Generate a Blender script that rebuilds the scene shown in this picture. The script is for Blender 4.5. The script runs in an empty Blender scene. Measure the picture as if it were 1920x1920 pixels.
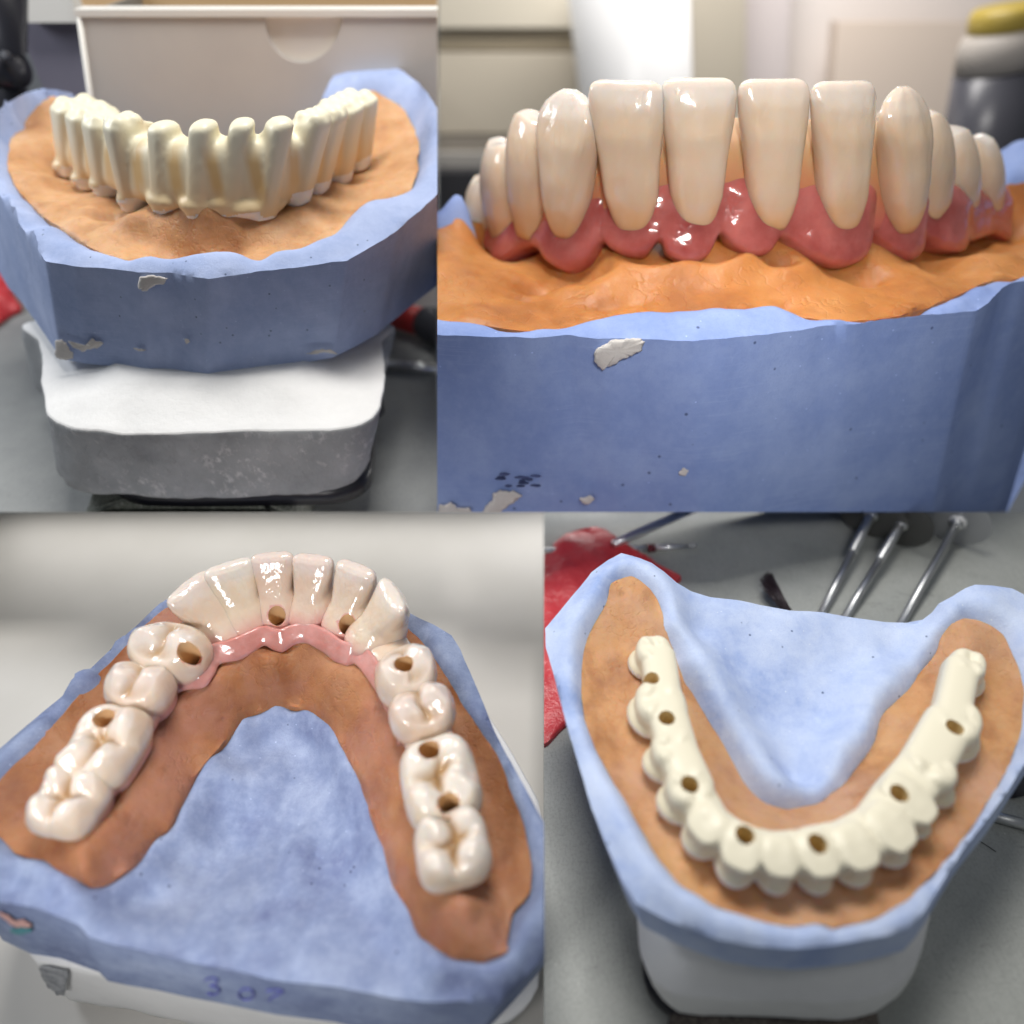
import bpy, bmesh, math, random
import numpy as np
from mathutils import Vector, Matrix
from mathutils.geometry import delaunay_2d_cdt

# ------------------------------------------------------------------ camera, world, lamps, exposure
scene = bpy.context.scene
COL = scene.collection
random.seed(4)
RNG = np.random.default_rng(7)
PITCH = math.radians(41.0)
FPX = 1300.0                      # focal length measured in pixels of the 1920 px photograph
cam_d = bpy.data.cameras.new('camera')
cam = bpy.data.objects.new('camera', cam_d)
COL.objects.link(cam)
cam.location = (0, 0, 0)
cam.rotation_euler = (math.pi / 2 - PITCH, 0, 0)
cam_d.sensor_width = 36.0
cam_d.lens = 36.0 * FPX / 1920.0
cam_d.clip_start = 0.05
cam_d.clip_end = 500
cam_d.dof.use_dof = True
cam_d.dof.focus_distance = 11.6
APERTURE = 0.27                   # diameter in scene units
cam_d.dof.aperture_fstop = cam_d.lens * 1e-3 / APERTURE
scene.camera = cam

world = bpy.data.worlds.new('World')
scene.world = world
world.use_nodes = True
wb = world.node_tree.nodes['Background']
wb.inputs['Color'].default_value = (0.86, 0.92, 1.0, 1)
wb.inputs['Strength'].default_value = 0.13

def area_lamp(name, loc, target, sx, sy, power, color=(1, 1, 1)):
    d = bpy.data.lights.new(name, 'AREA')
    d.shape = 'RECTANGLE'; d.size = sx; d.size_y = sy
    d.energy = power; d.color = color
    o = bpy.data.objects.new(name, d); COL.objects.link(o)
    o.location = loc
    o.rotation_euler = (Vector(target) - Vector(loc)).to_track_quat('-Z', 'Y').to_euler()
    return o
area_lamp('ceiling_lamp', (-1.0, 14.6, 18.0), (-1, 12, -5), 11, 6, 7000, (1.0, 0.97, 0.93))
area_lamp('lower_right_fill', (4.8, 2.0, 1.6), (4.6, 8.2, -9.5), 4, 2.5, 45, (1.0, 0.98, 0.95)).data.spread = math.radians(75)  # added fill near the camera for the lower right bay
area_lamp('lower_left_fill', (-5.0, -2.5, -2.5), (-3.4, 6.4, -11), 3, 2, 135, (1.0, 0.98, 0.97)).data.spread = math.radians(64)  # added fill behind the camera, brightens the lower left model and table
area_lamp('window_lamp', (-22, 17, 5), (-4, 10, -7), 7, 7, 1800, (0.90, 0.94, 1.0))
area_lamp('front_lamp', (2.2, -2.5, 6.0), (4.4, 12, -4.2), 3.2, 2.0, 150, (1.0, 0.97, 0.94)).data.spread = math.radians(40)
area_lamp('hidden_table_fill', (-6, 14.1, -11.5), (-6, 11.6, -13.6), 17, 2.6, 250, (1.0, 0.98, 0.95))  # unseen, added under the upper left bench to brighten the table below
area_lamp('hidden_mat_fill', (6.8, 17.0, -9.2), (6.6, 11.0, -11.5), 9, 2, 420, (1.0, 0.98, 0.95))  # unseen fill added under the upper right bench for the dark mat strip
area_lamp('back_room_fill', (9, 42, 14), (11, 55, -11), 18, 9, 11500, (1.0, 0.97, 0.94))  # added above the frame to brighten the room behind the upper right teeth
scene.view_settings.view_transform = 'Standard'
scene.view_settings.look = 'None'
scene.view_settings.exposure = 0.0
scene.view_settings.gamma = 1.0
scene.render.engine = 'CYCLES'
scene.cycles.use_denoising = True
scene.cycles.max_bounces = 8
scene.cycles.sample_clamp_indirect = 6

DBG = False
# ------------------------------------------------------------------ geometry of the view
fv = np.array([0, math.cos(PITCH), -math.sin(PITCH)])
uv_ = np.array([0, math.sin(PITCH), math.cos(PITCH)])
def rayw(px, py):                                         # direction through a pixel, world axes
    return fv + np.array([1., 0, 0]) * ((px - 960) / FPX) + uv_ * ((960 - py) / FPX)
PR = np.eye(3)                                            # rows: axes of the bay being built (right, away, up)
LEAN = 0.0                                                # sideways lean of the hand-trimmed casts of a bay, per unit of drop
SIZE = 1.0                                                # size of the bay's model in scene units
def set_bay(cx, cy, down, size=1.0):
    """stand the next bay's bench level to its own axes, seen 'down' degrees from above at the row cy"""
    global PR, LEAN, SIZE
    SIZE = size
    a = math.radians(down) - math.atan((cy - 960) / FPX)   # angle of the view axis below this bench
    y = math.cos(a) * fv + math.sin(a) * uv_; z = -math.sin(a) * fv + math.cos(a) * uv_
    PR = np.array([[1., 0, 0], y, z])
    LEAN = (cx - 960) / FPX * math.sin(a)
def ray(px, py): return PR @ rayw(px, py)
def D(px, py, d): return ray(px, py) * d                  # point at a depth
def P(px, py, z):                                         # point at a height
    d = ray(px, py); return d * (z / d[2])
def Y(px, py, y):                                         # point at a distance along the bench
    d = ray(px, py); return d * (y / d[1])

PANELS = {1: (-400, -400, 820, 960), 2: (820, -400, 2400, 960), 3: (-400, 960, 1020, 2400), 4: (1020, 960, 2400, 2400)}
def panel_planes(k):                                      # the partition planes between the four bays
    x0, y0, x1, y1 = PANELS[k]
    out = []
    c = rayw((x0 + x1) / 2, (y0 + y1) / 2)
    for a, b, use in (((x0, y0), (x0, y1), x0 > 0), ((x1, y0), (x1, y1), x1 < 1920),
                      ((x0, y0), (x1, y0), y0 > 0), ((x0, y1), (x1, y1), y1 < 1920)):
        if not use: continue
        n = np.cross(rayw(*a), rayw(*b)); n /= np.linalg.norm(n)
        if n @ c < 0: n = -n
        out.append(n)
    return out

# ------------------------------------------------------------------ noise helpers
def vnoise(p, seed=0):
    p = np.asarray(p, float)
    i = np.floor(p).astype(np.int64); f = p - i
    f = f * f * (3 - 2 * f)
    def h(ix, iy, iz):
        n = (ix * 374761393 + iy * 668265263 + iz * 2147483647 + seed * 974711) & 0x7fffffff
        n = ((n ^ (n >> 13)) * 1274126177) & 0x7fffffff
        n = (n ^ (n >> 16)) & 0xffff
        return n / 32767.5 - 1.0
    r = 0
    for dx in (0, 1):
        for dy in (0, 1):
            for dz in (0, 1):
                w = (f[:, 0] if dx else 1 - f[:, 0]) * (f[:, 1] if dy else 1 - f[:, 1]) * (f[:, 2] if dz else 1 - f[:, 2])
                r = r + w * h(i[:, 0] + dx, i[:, 1] + dy, i[:, 2] + dz)
    return r
def fbm(p, scale, octaves=4, seed=0):
    p = np.asarray(p, float) * scale; r = 0; a = 1
    for o in range(octaves):
        r = r + a * vnoise(p, seed + o * 17); p = p * 2.03 + 5.1; a *= .5
    return r

# ------------------------------------------------------------------ object helpers
def tag(o, label=None, cat=None, group=None, kind=None):
    if label: o['label'] = label
    if cat: o['category'] = cat
    if group: o['group'] = group
    if kind: o['kind'] = kind
    return o
def thing(name, loc, label, cat, group=None):
    o = bpy.data.objects.new(name, None); COL.objects.link(o)
    o.location = tuple(np.asarray(loc, float) @ PR * SIZE); o.empty_display_size = .3
    return tag(o, label, cat, group)
def clip_bm(bm, panel, cap):
    for n in panel_planes(panel):
        vs = [v.co.dot(Vector(n)) for v in bm.verts]
        if not vs or min(vs) >= -1e-6: continue
        g = bm.verts[:] + bm.edges[:] + bm.faces[:]
        r = bmesh.ops.bisect_plane(bm, geom=g, dist=1e-6, plane_co=(0, 0, 0), plane_no=Vector(n), clear_inner=True)
        if cap:
            ed = [e for e in r['geom_cut'] if isinstance(e, bmesh.types.BMEdge) and e.is_boundary]
            if ed:
                try: bmesh.ops.holes_fill(bm, edges=ed, sides=0)
                except Exception: pass
def obj(name, verts, faces, mat, parent=None, panel=None, smooth=True, sharp=None, cap=True, colors=None, mats=None, midx=None, fix=True):
    """link one mesh object (world-space vertices), cut where its bay ends"""
    me = bpy.data.meshes.new(name)
    off = np.array(parent_world(parent)) if parent else np.zeros(3)
    me.from_pydata([tuple(v) for v in np.asarray(verts, float) @ PR * SIZE], [], [tuple(int(i) for i in f_) for f_ in faces])
    if colors is not None:
        for an, arr in colors.items():
            at = me.attributes.new(an, 'FLOAT', 'POINT')
            at.data.foreach_set('value', np.asarray(arr, np.float32))
    ms = mats if mats else [mat]
    for m in ms: me.materials.append(m)
    if midx is not None: me.polygons.foreach_set('material_index', np.asarray(midx, np.int32))
    bm = bmesh.new(); bm.from_mesh(me)
    if fix: bmesh.ops.recalc_face_normals(bm, faces=bm.faces)
    if panel: clip_bm(bm, panel, cap)
    bmesh.ops.translate(bm, verts=bm.verts, vec=Vector(-off))
    bm.to_mesh(me); bm.free()
    if smooth:
        me.polygons.foreach_set('use_smooth', [True] * len(me.polygons))
        if sharp is not None: me.set_sharp_from_angle(angle=math.radians(sharp))
    else:
        me.polygons.foreach_set('use_smooth', [False] * len(me.polygons))
    o = bpy.data.objects.new(name, me); COL.objects.link(o)
    if parent: o.parent = parent
    return o
def parent_world(p):
    l = np.zeros(3)
    while p is not None:
        l = l + np.array(p.location); p = p.parent
    return l

# ------------------------------------------------------------------ shape builders (return verts, faces)
def ring_loft(rings, cap0=True, cap1=True):
    n = len(rings[0]); V = [p for r in rings for p in r]; Fc = []
    for k in range(len(rings) - 1):
        for i in range(n):
            j = (i + 1) % n
            Fc.append((k * n + i, k * n + j, (k + 1) * n + j, (k + 1) * n + i))
    if cap0:
        V.append(np.mean(rings[0], axis=0)); c = len(V) - 1
        Fc += [(c, (i + 1) % n, i) for i in range(n)]
    if cap1:
        V.append(np.mean(rings[-1], axis=0)); c = len(V) - 1; b = (len(rings) - 1) * n
        Fc += [(c, b + i, b + (i + 1) % n) for i in range(n)]
    return np.array(V), Fc
def frame_of(d):
    d = np.asarray(d, float); d = d / np.linalg.norm(d)
    a = np.array([0, 0, 1.]) if abs(d[2]) < .9 else np.array([1., 0, 0])
    s = np.cross(d, a); s /= np.linalg.norm(s)
    return d, s, np.cross(s, d)
def tube(pts, radii, n=20):
    pts = [np.asarray(p, float) for p in pts]; rings = []
    for k, p in enumerate(pts):
        d = pts[min(k + 1, len(pts) - 1)] - pts[max(k - 1, 0)]
        d, s, t = frame_of(d)
        r = radii[k] if hasattr(radii, '__len__') else radii
        rings.append([p + r * (math.cos(a) * s + math.sin(a) * t) for a in np.linspace(0, 2 * math.pi, n, endpoint=False)])
    return ring_loft(rings)
def lathe(base, axis, prof, n=40):
    d, s, t = frame_of(axis); base = np.asarray(base, float)
    return ring_loft([[base + d * h + r * (math.cos(a) * s + math.sin(a) * t) for a in np.linspace(0, 2 * math.pi, n, endpoint=False)] for r, h in prof])
def box(c, x, y, z):
    """box from centre and three half-axis vectors"""
    c, x, y, z = (np.asarray(q, float) for q in (c, x, y, z))
    V = [c + i * x + j * y + k * z for i in (-1, 1) for j in (-1, 1) for k in (-1, 1)]
    return np.array(V), [(0, 1, 3, 2), (4, 6, 7, 5), (0, 4, 5, 1), (2, 3, 7, 6), (0, 2, 6, 4), (1, 5, 7, 3)]
def merge(*vf):
    V = []; Fc = []; o = 0
    for v, f_ in vf:
        V.append(np.asarray(v, float)); Fc += [tuple(i + o for i in q) for q in f_]; o += len(v)
    return np.concatenate(V), Fc
def closed_spline(pts, spacing, curv=.6):
    pts = np.asarray(pts, float); n = len(pts); out = []
    for i in range(n):
        p0, p1, p2, p3 = pts[i - 1], pts[i], pts[(i + 1) % n], pts[(i + 2) % n]
        L = np.linalg.norm((p2 - p1)[:2]); m = max(1, int(round(L / spacing)))
        for t in np.arange(m) / m:
            a = .5 * ((2 * p1) + (-p0 + p2) * t + (2 * p0 - 5 * p1 + 4 * p2 - p3) * t * t + (-p0 + 3 * p1 - 3 * p2 + p3) * t ** 3)
            b = p1 + (p2 - p1) * t
            out.append(curv * a + (1 - curv) * b)
    return np.array(out)
def in_poly(xy, poly):
    x, y = xy[:, 0], xy[:, 1]; inside = np.zeros(len(xy), bool); n = len(poly)
    for i in range(n):
        x1, y1 = poly[i][:2]; x2, y2 = poly[(i + 1) % n][:2]
        c = ((y1 > y) != (y2 > y)) & (x < (x2 - x1) * (y - y1) / ((y2 - y1) + 1e-12) + x1)
        inside ^= c
    return inside
def inset(pts, dist, dz):
    p = np.asarray(pts, float); a = np.roll(p, -1, 0); b = np.roll(p, 1, 0)
    area = np.sum(p[:, 0] * a[:, 1] - a[:, 0] * p[:, 1]); t = (a - b)[:, :2]; t /= np.linalg.norm(t, axis=1)[:, None]
    n = np.c_[-t[:, 1], t[:, 0]] * np.sign(area)
    q = p.copy(); q[:, :2] += n * dist; q[:, 2] += dz
    return [r_ for r_ in q if in_poly(r_[None, :2], p)[0]]
class RBF:
    def __init__(s, pts, c=.25, smooth=1e-3):
        s.p = np.asarray(pts, float); s.c = c
        d = np.linalg.norm(s.p[:, None, :2] - s.p[None, :, :2], axis=2)
        n = len(pts); A = np.zeros((n + 3, n + 3))
        A[:n, :n] = -np.sqrt(d * d + c * c) + np.eye(n) * -smooth * 0 + np.eye(n) * smooth
        Q = np.c_[np.ones(n), s.p[:, :2]]; A[:n, n:] = Q; A[n:, :n] = Q.T
        s.w = np.linalg.lstsq(A, np.r_[s.p[:, 2], 0, 0, 0], rcond=None)[0]
    def __call__(s, xy):
        out = np.empty(len(xy))
        for i in range(0, len(xy), 4000):
            q = xy[i:i + 4000]
            d = np.linalg.norm(q[:, None, :2] - s.p[None, :, :2], axis=2)
            out[i:i + 4000] = -np.sqrt(d * d + s.c ** 2) @ s.w[:-3] + np.c_[np.ones(len(q)), q[:, :2]] @ s.w[-3:]
        return out
def sheet(outline, zfun, spacing, rough=0.0, edge_rough=0.0, seed=0, curv=.6):
    b = closed_spline(outline, spacing, curv); plain = b.copy()
    if edge_rough:
        nz = fbm(b, 2.2, 4, seed + 3)
        t = np.roll(b, -1, 0) - np.roll(b, 1, 0); t /= np.linalg.norm(t[:, :2], axis=1)[:, None] + 1e-9
        b[:, 0] += -t[:, 1] * nz * edge_rough; b[:, 1] += t[:, 0] * nz * edge_rough
        b[:, 2] += fbm(b, 3.0, 3, seed + 9) * edge_rough * .5
    lo, hi = b[:, :2].min(0), b[:, :2].max(0)
    gx, gy = np.meshgrid(np.arange(lo[0], hi[0], spacing), np.arange(lo[1], hi[1], spacing * .87))
    gx[1::2] += spacing * .5
    g = np.c_[gx.ravel(), gy.ravel()] + RNG.uniform(-.12, .12, (gx.size, 2)) * spacing
    g = g[in_poly(g, b)]
    keep = np.ones(len(g), bool)
    for i in range(0, len(g), 3000):
        keep[i:i + 3000] = np.min(np.linalg.norm(g[i:i + 3000, None] - b[None, :, :2], axis=2), axis=1) > spacing * .55
    g = g[keep]
    xy = np.r_[b[:, :2], g]
    r = delaunay_2d_cdt([Vector(p) for p in xy], [], [list(range(len(b)))], 1, 1e-7)
    V2, tris, ov = r[0], r[2], r[3]
    V2 = np.array([[v.x, v.y] for v in V2])
    z = zfun(V2)
    if rough: z = z + fbm(np.c_[V2, z * 0], 1.7, 5, seed) * rough
    orig = {}
    for k, l in enumerate(ov):
        for q in l:
            if q < len(b): orig[q] = k
    bi = [orig[q] for q in range(len(b)) if q in orig]
    for q in range(len(b)):
        if q in orig: z[orig[q]] = b[q, 2]
    sheet.plain = np.array([plain[q] for q in range(len(b)) if q in orig])
    return np.c_[V2, z], [tuple(t) for t in tris], bi
def solid_below(V, Fc, bi, zbot, taper=0.0, n=10, rough=0.0, seed=0):
    """walls down from the boundary loop of a sheet, and a floor"""
    V = list(map(np.array, V)); Fc = list(Fc)
    c = np.mean([V[i] for i in bi], axis=0); loop = list(bi); m = len(bi)
    top = np.array([V[i] for i in bi]); pl = sheet.plain if len(sheet.plain) == m else top
    for k in range(1, n + 1):
        t = k / n; new = []
        q = top.copy(); q[:, :2] = pl[:, :2] if (n > 4 and k > 1) else top[:, :2] * .5 + pl[:, :2] * .5; q[:, 2] = top[:, 2] * (1 - t) + zbot * t
        q[:, :2] += (c[:2] - q[:, :2]) * taper * t
        q[:, 0] += LEAN * (top[:, 2] - q[:, 2])
        if rough and k < n:
            w = fbm(q, 2.5, 4, seed) * rough
            q[:, :2] += (q[:, :2] - c[:2]) / (np.linalg.norm(q[:, :2] - c[:2], axis=1)[:, None]) * w[:, None]
        for p in q: V.append(p); new.append(len(V) - 1)
        for i in range(m):
            j = (i + 1) % m
            Fc.append((loop[i], loop[j], new[j], new[i]))
        loop = new
    Fc.append(tuple(loop))
    return np.array(V), Fc

# ------------------------------------------------------------------ materials
def nodes(m): return m.node_tree.nodes, m.node_tree.links
def mat(name, col, rough=.6, spec=.5, sss=0, sss_col=None, sss_r=(1, .6, .4), metal=0, coat=0, coat_r=.05):
    m = bpy.data.materials.new(name); m.use_nodes = True
    b = m.node_tree.nodes['Principled BSDF']
    b.inputs['Base Color'].default_value = (*col, 1)
    b.inputs['Roughness'].default_value = rough
    b.inputs['Specular IOR Level'].default_value = spec
    b.inputs['Metallic'].default_value = metal
    if sss:
        b.inputs['Subsurface Weight'].default_value = 1.0
        b.inputs['Subsurface Radius'].default_value = sss_r
        b.inputs['Subsurface Scale'].default_value = sss
    if coat:
        b.inputs['Coat Weight'].default_value = coat; b.inputs['Coat Roughness'].default_value = coat_r
    return m
def pos_node(m):
    n, l = nodes(m)
    g = n.new('ShaderNodeNewGeometry'); return g.outputs['Position']
def noise_node(m, scale, detail=5, rough=.6, stretch=None, w=0):
    n, l = nodes(m)
    t = n.new('ShaderNodeTexNoise'); t.inputs['Scale'].default_value = scale
    t.inputs['Detail'].default_value = detail; t.inputs['Roughness'].default_value = rough
    p = pos_node(m)
    mp = n.new('ShaderNodeMapping'); mp.inputs['Location'].default_value = (w, w * .7, w * 1.3)
    if stretch: mp.inputs['Scale'].default_value = stretch[:3]; mp.inputs['Rotation'].default_value = (0, 0, stretch[3] if len(stretch) > 3 else 0)
    l.new(p, mp.inputs['Vector']); l.new(mp.outputs['Vector'], t.inputs['Vector'])
    return t.outputs['Fac']
def ramp(m, fac, stops):
    n, l = nodes(m)
    r = n.new('ShaderNodeValToRGB'); e = r.color_ramp.elements
    e[0].position, e[0].color = stops[0][0], (*stops[0][1], 1)
    e[1].position, e[1].color = stops[-1][0], (*stops[-1][1], 1)
    for p, c in stops[1:-1]:
        q = e.new(p); q.color = (*c, 1)
    l.new(fac, r.inputs['Fac']); return r.outputs['Color']
def g3(v): return (v, v, v)
def mix(m, fac, a, b, mode='MIX'):
    n, l = nodes(m)
    x = n.new('ShaderNodeMix'); x.data_type = 'RGBA'; x.blend_type = mode
    if hasattr(fac, 'links') or hasattr(fac, 'is_output'): l.new(fac, x.inputs[0])
    else: x.inputs[0].default_value = fac
    for k, v in ((6, a), (7, b)):
        if isinstance(v, tuple): x.inputs[k].default_value = (*v, 1)
        else: l.new(v, x.inputs[k])
    return x.outputs[2]
def setc(m, out): m.node_tree.links.new(out, m.node_tree.nodes['Principled BSDF'].inputs['Base Color'])
def setr(m, out): m.node_tree.links.new(out, m.node_tree.nodes['Principled BSDF'].inputs['Roughness'])
def bump(m, h, strength, dist, coat=False):
    n, l = nodes(m); b = n.new('ShaderNodeBump')
    b.inputs['Strength'].default_value = strength; b.inputs['Distance'].default_value = dist
    l.new(h, b.inputs['Height'])
    p = n['Principled BSDF']
    if p.inputs['Normal'].links:
        l.new(p.inputs['Normal'].links[0].from_socket, b.inputs['Normal'])
    l.new(b.outputs['Normal'], p.inputs['Normal'])
    if coat: l.new(b.outputs['Normal'], p.inputs['Coat Normal'])
def attr(m, name):
    n, l = nodes(m); a = n.new('ShaderNodeAttribute'); a.attribute_name = name; return a.outputs['Fac']

def plaster(name, base, light, dark, seed, pores=True, s=1.0, wear=None):
    m = mat(name, base, .82, .25)
    a = noise_node(m, .9 * s, 6, .65, None, seed)
    c = ramp(m, a, [(.30, dark), (.5, base), (.72, light)])
    b = noise_node(m, 7 * s, 6, .7, None, seed + 3)
    c = mix(m, ramp(m, b, [(.45, g3(0)), (.75, g3(.4))]), c, light)
    gr = noise_node(m, 45 * s, 3, .7, None, seed + 6)
    c = mix(m, ramp(m, gr, [(.30, g3(.35)), (.48, g3(0))]), c, dark)
    # trimmer scratches, broken up
    tr = noise_node(m, 2.2 * s, 3, .6, (.35, .35, 16), seed + 11)
    pt = ramp(m, noise_node(m, .8 * s, 3, .5, None, seed + 12), [(.48, g3(0)), (.62, g3(.55))])
    n0, l0 = nodes(m); gn = n0.new('ShaderNodeNewGeometry'); sx = n0.new('ShaderNodeSeparateXYZ'); l0.new(gn.outputs['Normal'], sx.inputs[0])
    ab = n0.new('ShaderNodeMath'); ab.operation = 'ABSOLUTE'; l0.new(sx.outputs['Z'], ab.inputs[0])
    pt = mix(m, 1.0, pt, ramp(m, ab.outputs[0], [(.25, g3(1)), (.5, g3(0))]), 'MULTIPLY')
    c = mix(m, mix(m, 1.0, ramp(m, tr, [(.54, g3(0)), (.60, g3(1)), (.66, g3(0))]), pt, 'MULTIPLY'), c, light)
    if pores:
        n, l = nodes(m)
        v = n.new('ShaderNodeTexVoronoi'); v.inputs['Scale'].default_value = 4.2 * s
        l.new(pos_node(m), v.inputs['Vector'])
        k = ramp(m, v.outputs['Distance'], [(.05, g3(1)), (.10, g3(0))])
        # only some cells carry a pore
        kk = ramp(m, v.outputs['Color'], [(.55, g3(0)), (.6, g3(1))])
        k = mix(m, 1.0, k, kk, 'MULTIPLY')
        c = mix(m, k, c, tuple(q * .45 for q in dark))
        v2 = n.new('ShaderNodeTexVoronoi'); v2.inputs['Scale'].default_value = 9.5 * s
        l.new(pos_node(m), v2.inputs['Vector'])
        k2 = mix(m, 1.0, ramp(m, v2.outputs['Distance'], [(.05, g3(1)), (.12, g3(0))]), ramp(m, v2.outputs['Color'], [(.70, g3(0)), (.74, g3(.7))]), 'MULTIPLY')
        c = mix(m, k2, c, tuple(min(1, q * 1.5) for q in light))
        bump(m, mix(m, 1.0, k, g3(-1), 'MULTIPLY'), .5, .02)
    setc(m, c)
    bump(m, noise_node(m, 30 * s, 5, .75, None, seed), .35, .03)
    bump(m, noise_node(m, 3.2 * s, 5, .65, None, seed + 1), .30, .06)
    return m
BLUE1 = plaster('blue_plaster_bright', (.36, .44, .67), (.47, .55, .78), (.29, .37, .60), 1)
BLUE2 = plaster('blue_plaster_mid', (.235, .32, .60), (.32, .41, .68), (.19, .27, .55), 9, s=.6)
BLUE3 = plaster('blue_plaster_dull', (.22, .275, .435), (.38, .445, .61), (.13, .16, .30), 15)
BLUE4 = plaster('blue_plaster_pale', (.50, .60, .84), (.64, .73, .92), (.31, .42, .73), 23)
WHITEP = plaster('white_plaster', (.82, .82, .81), (.86, .86, .85), (.77, .77, .76), 31, pores=False)
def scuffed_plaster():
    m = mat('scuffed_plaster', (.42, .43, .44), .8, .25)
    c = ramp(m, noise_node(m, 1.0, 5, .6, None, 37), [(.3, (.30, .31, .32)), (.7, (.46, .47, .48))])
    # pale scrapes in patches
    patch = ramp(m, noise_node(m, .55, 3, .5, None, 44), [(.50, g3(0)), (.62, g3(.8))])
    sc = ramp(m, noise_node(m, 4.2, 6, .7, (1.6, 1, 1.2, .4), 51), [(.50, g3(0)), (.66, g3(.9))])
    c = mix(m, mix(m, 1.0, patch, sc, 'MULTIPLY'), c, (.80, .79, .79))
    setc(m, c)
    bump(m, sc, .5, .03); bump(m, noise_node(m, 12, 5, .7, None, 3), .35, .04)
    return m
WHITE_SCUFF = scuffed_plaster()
def silicone(name, base, light, dark, seed, s=1.0, gloss=.42, pink=None):
    m = mat(name, base, gloss, .4, .05, None, (1, .45, .2))
    a = noise_node(m, 1.1 * s, 5, .6, None, seed)
    c = ramp(m, a, [(.33, dark), (.5, base), (.68, light)])
    c2 = ramp(m, noise_node(m, 9 * s, 4, .6, None, seed + 2), [(.62, g3(0)), (.78, g3(.5))])
    c = mix(m, c2, c, dark)
    if pink: c = mix(m, ramp(m, noise_node(m, .55, 4, .6, None, seed + 31), [(.48, g3(0)), (.66, g3(.8))]), c, pink)
    c = mix(m, ramp(m, noise_node(m, 3.4 * s, 5, .7, (1, 1, 1), seed + 41), [(.56, g3(0)), (.70, g3(.45))]), c, dark)
    setc(m, c)
    setr(m, ramp(m, noise_node(m, 4 * s, 4, .6, None, seed + 5), [(.3, g3(gloss - .08)), (.7, g3(gloss + .25))]))
    bump(m, noise_node(m, 2.6 * s, 7, .68, None, seed), .55, .07)
    bump(m, noise_node(m, 24 * s, 4, .7, None, seed), .35, .02)
    cr = noise_node(m, 1.6 * s, 3, .6, (1, 1, 1), seed + 21)
    bump(m, ramp(m, cr, [(.485, g3(1)), (.5, g3(0)), (.515, g3(1))]), .35, .03)
    return m
OR1 = silicone('orange_silicone_light', (.60, .33, .16), (.68, .41, .22), (.44, .22, .10), 2)
OR2 = silicone('orange_silicone_vivid', (.50, .205, .06), (.57, .26, .09), (.37, .14, .045), 8, .6, .36)
OR3 = silicone('orange_silicone_brown', (.36, .155, .065), (.44, .22, .11), (.25, .09, .04), 12, 1.0, .5, (.42, .20, .14))
OR4 = silicone('orange_silicone_tan', (.60, .32, .145), (.68, .40, .20), (.40, .18, .075), 19, 1.1, .42, (.60, .36, .24))
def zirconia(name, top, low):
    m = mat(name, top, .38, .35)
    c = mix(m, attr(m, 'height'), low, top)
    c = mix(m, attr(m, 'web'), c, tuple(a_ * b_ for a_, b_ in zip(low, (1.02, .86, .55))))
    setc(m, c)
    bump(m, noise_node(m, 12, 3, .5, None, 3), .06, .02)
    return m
ZIR1 = zirconia('cream_zirconia', (.86, .81, .62), (.72, .53, .28))
ZIR4 = zirconia('ivory_zirconia', (.85, .80, .63), (.78, .68, .46))
MARGIN = mat('white_margin_ceramic', (.84, .81, .76), .35, .4, .08, None, (1, .8, .6))
HOLE = mat('screw_channel_resin', (.80, .62, .32), .5, .4)
HOLE3 = mat('screw_channel_dark_resin', (.74, .50, .27), .5, .4)
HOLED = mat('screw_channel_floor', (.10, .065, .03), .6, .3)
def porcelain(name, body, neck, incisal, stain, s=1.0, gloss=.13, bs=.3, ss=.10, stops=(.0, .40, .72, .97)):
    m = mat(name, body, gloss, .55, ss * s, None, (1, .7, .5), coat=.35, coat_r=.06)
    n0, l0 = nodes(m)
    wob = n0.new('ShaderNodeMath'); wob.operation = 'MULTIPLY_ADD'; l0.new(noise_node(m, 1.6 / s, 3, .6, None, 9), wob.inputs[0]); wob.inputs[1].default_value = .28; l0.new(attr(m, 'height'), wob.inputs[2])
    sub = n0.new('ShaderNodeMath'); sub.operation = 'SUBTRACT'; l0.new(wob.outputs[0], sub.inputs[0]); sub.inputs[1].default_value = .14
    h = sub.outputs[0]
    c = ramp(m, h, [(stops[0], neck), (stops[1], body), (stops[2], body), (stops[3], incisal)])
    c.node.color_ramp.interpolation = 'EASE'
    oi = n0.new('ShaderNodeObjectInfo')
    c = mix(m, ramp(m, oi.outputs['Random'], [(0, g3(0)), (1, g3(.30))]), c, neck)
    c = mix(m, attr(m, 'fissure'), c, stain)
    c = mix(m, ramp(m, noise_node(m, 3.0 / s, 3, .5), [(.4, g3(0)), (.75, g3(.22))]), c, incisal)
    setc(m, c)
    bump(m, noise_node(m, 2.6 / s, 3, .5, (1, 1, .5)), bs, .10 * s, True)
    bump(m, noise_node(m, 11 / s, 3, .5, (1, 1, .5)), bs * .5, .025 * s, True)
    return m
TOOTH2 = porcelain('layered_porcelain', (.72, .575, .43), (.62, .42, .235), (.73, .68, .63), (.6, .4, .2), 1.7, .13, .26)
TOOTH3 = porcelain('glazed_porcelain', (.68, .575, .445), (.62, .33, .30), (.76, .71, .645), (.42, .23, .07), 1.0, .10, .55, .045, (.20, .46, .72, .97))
def web_mat():
    m = mat('amber_web_porcelain', (.6, .3, .12), .2, .5, .1, None, (1, .5, .3))
    setc(m, ramp(m, attr(m, 'height'), [(.0, (.56, .15, .13)), (.35, (.58, .24, .12)), (.7, (.62, .38, .20)), (1, (.66, .52, .38))])); return m
WEB2 = web_mat()
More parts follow.
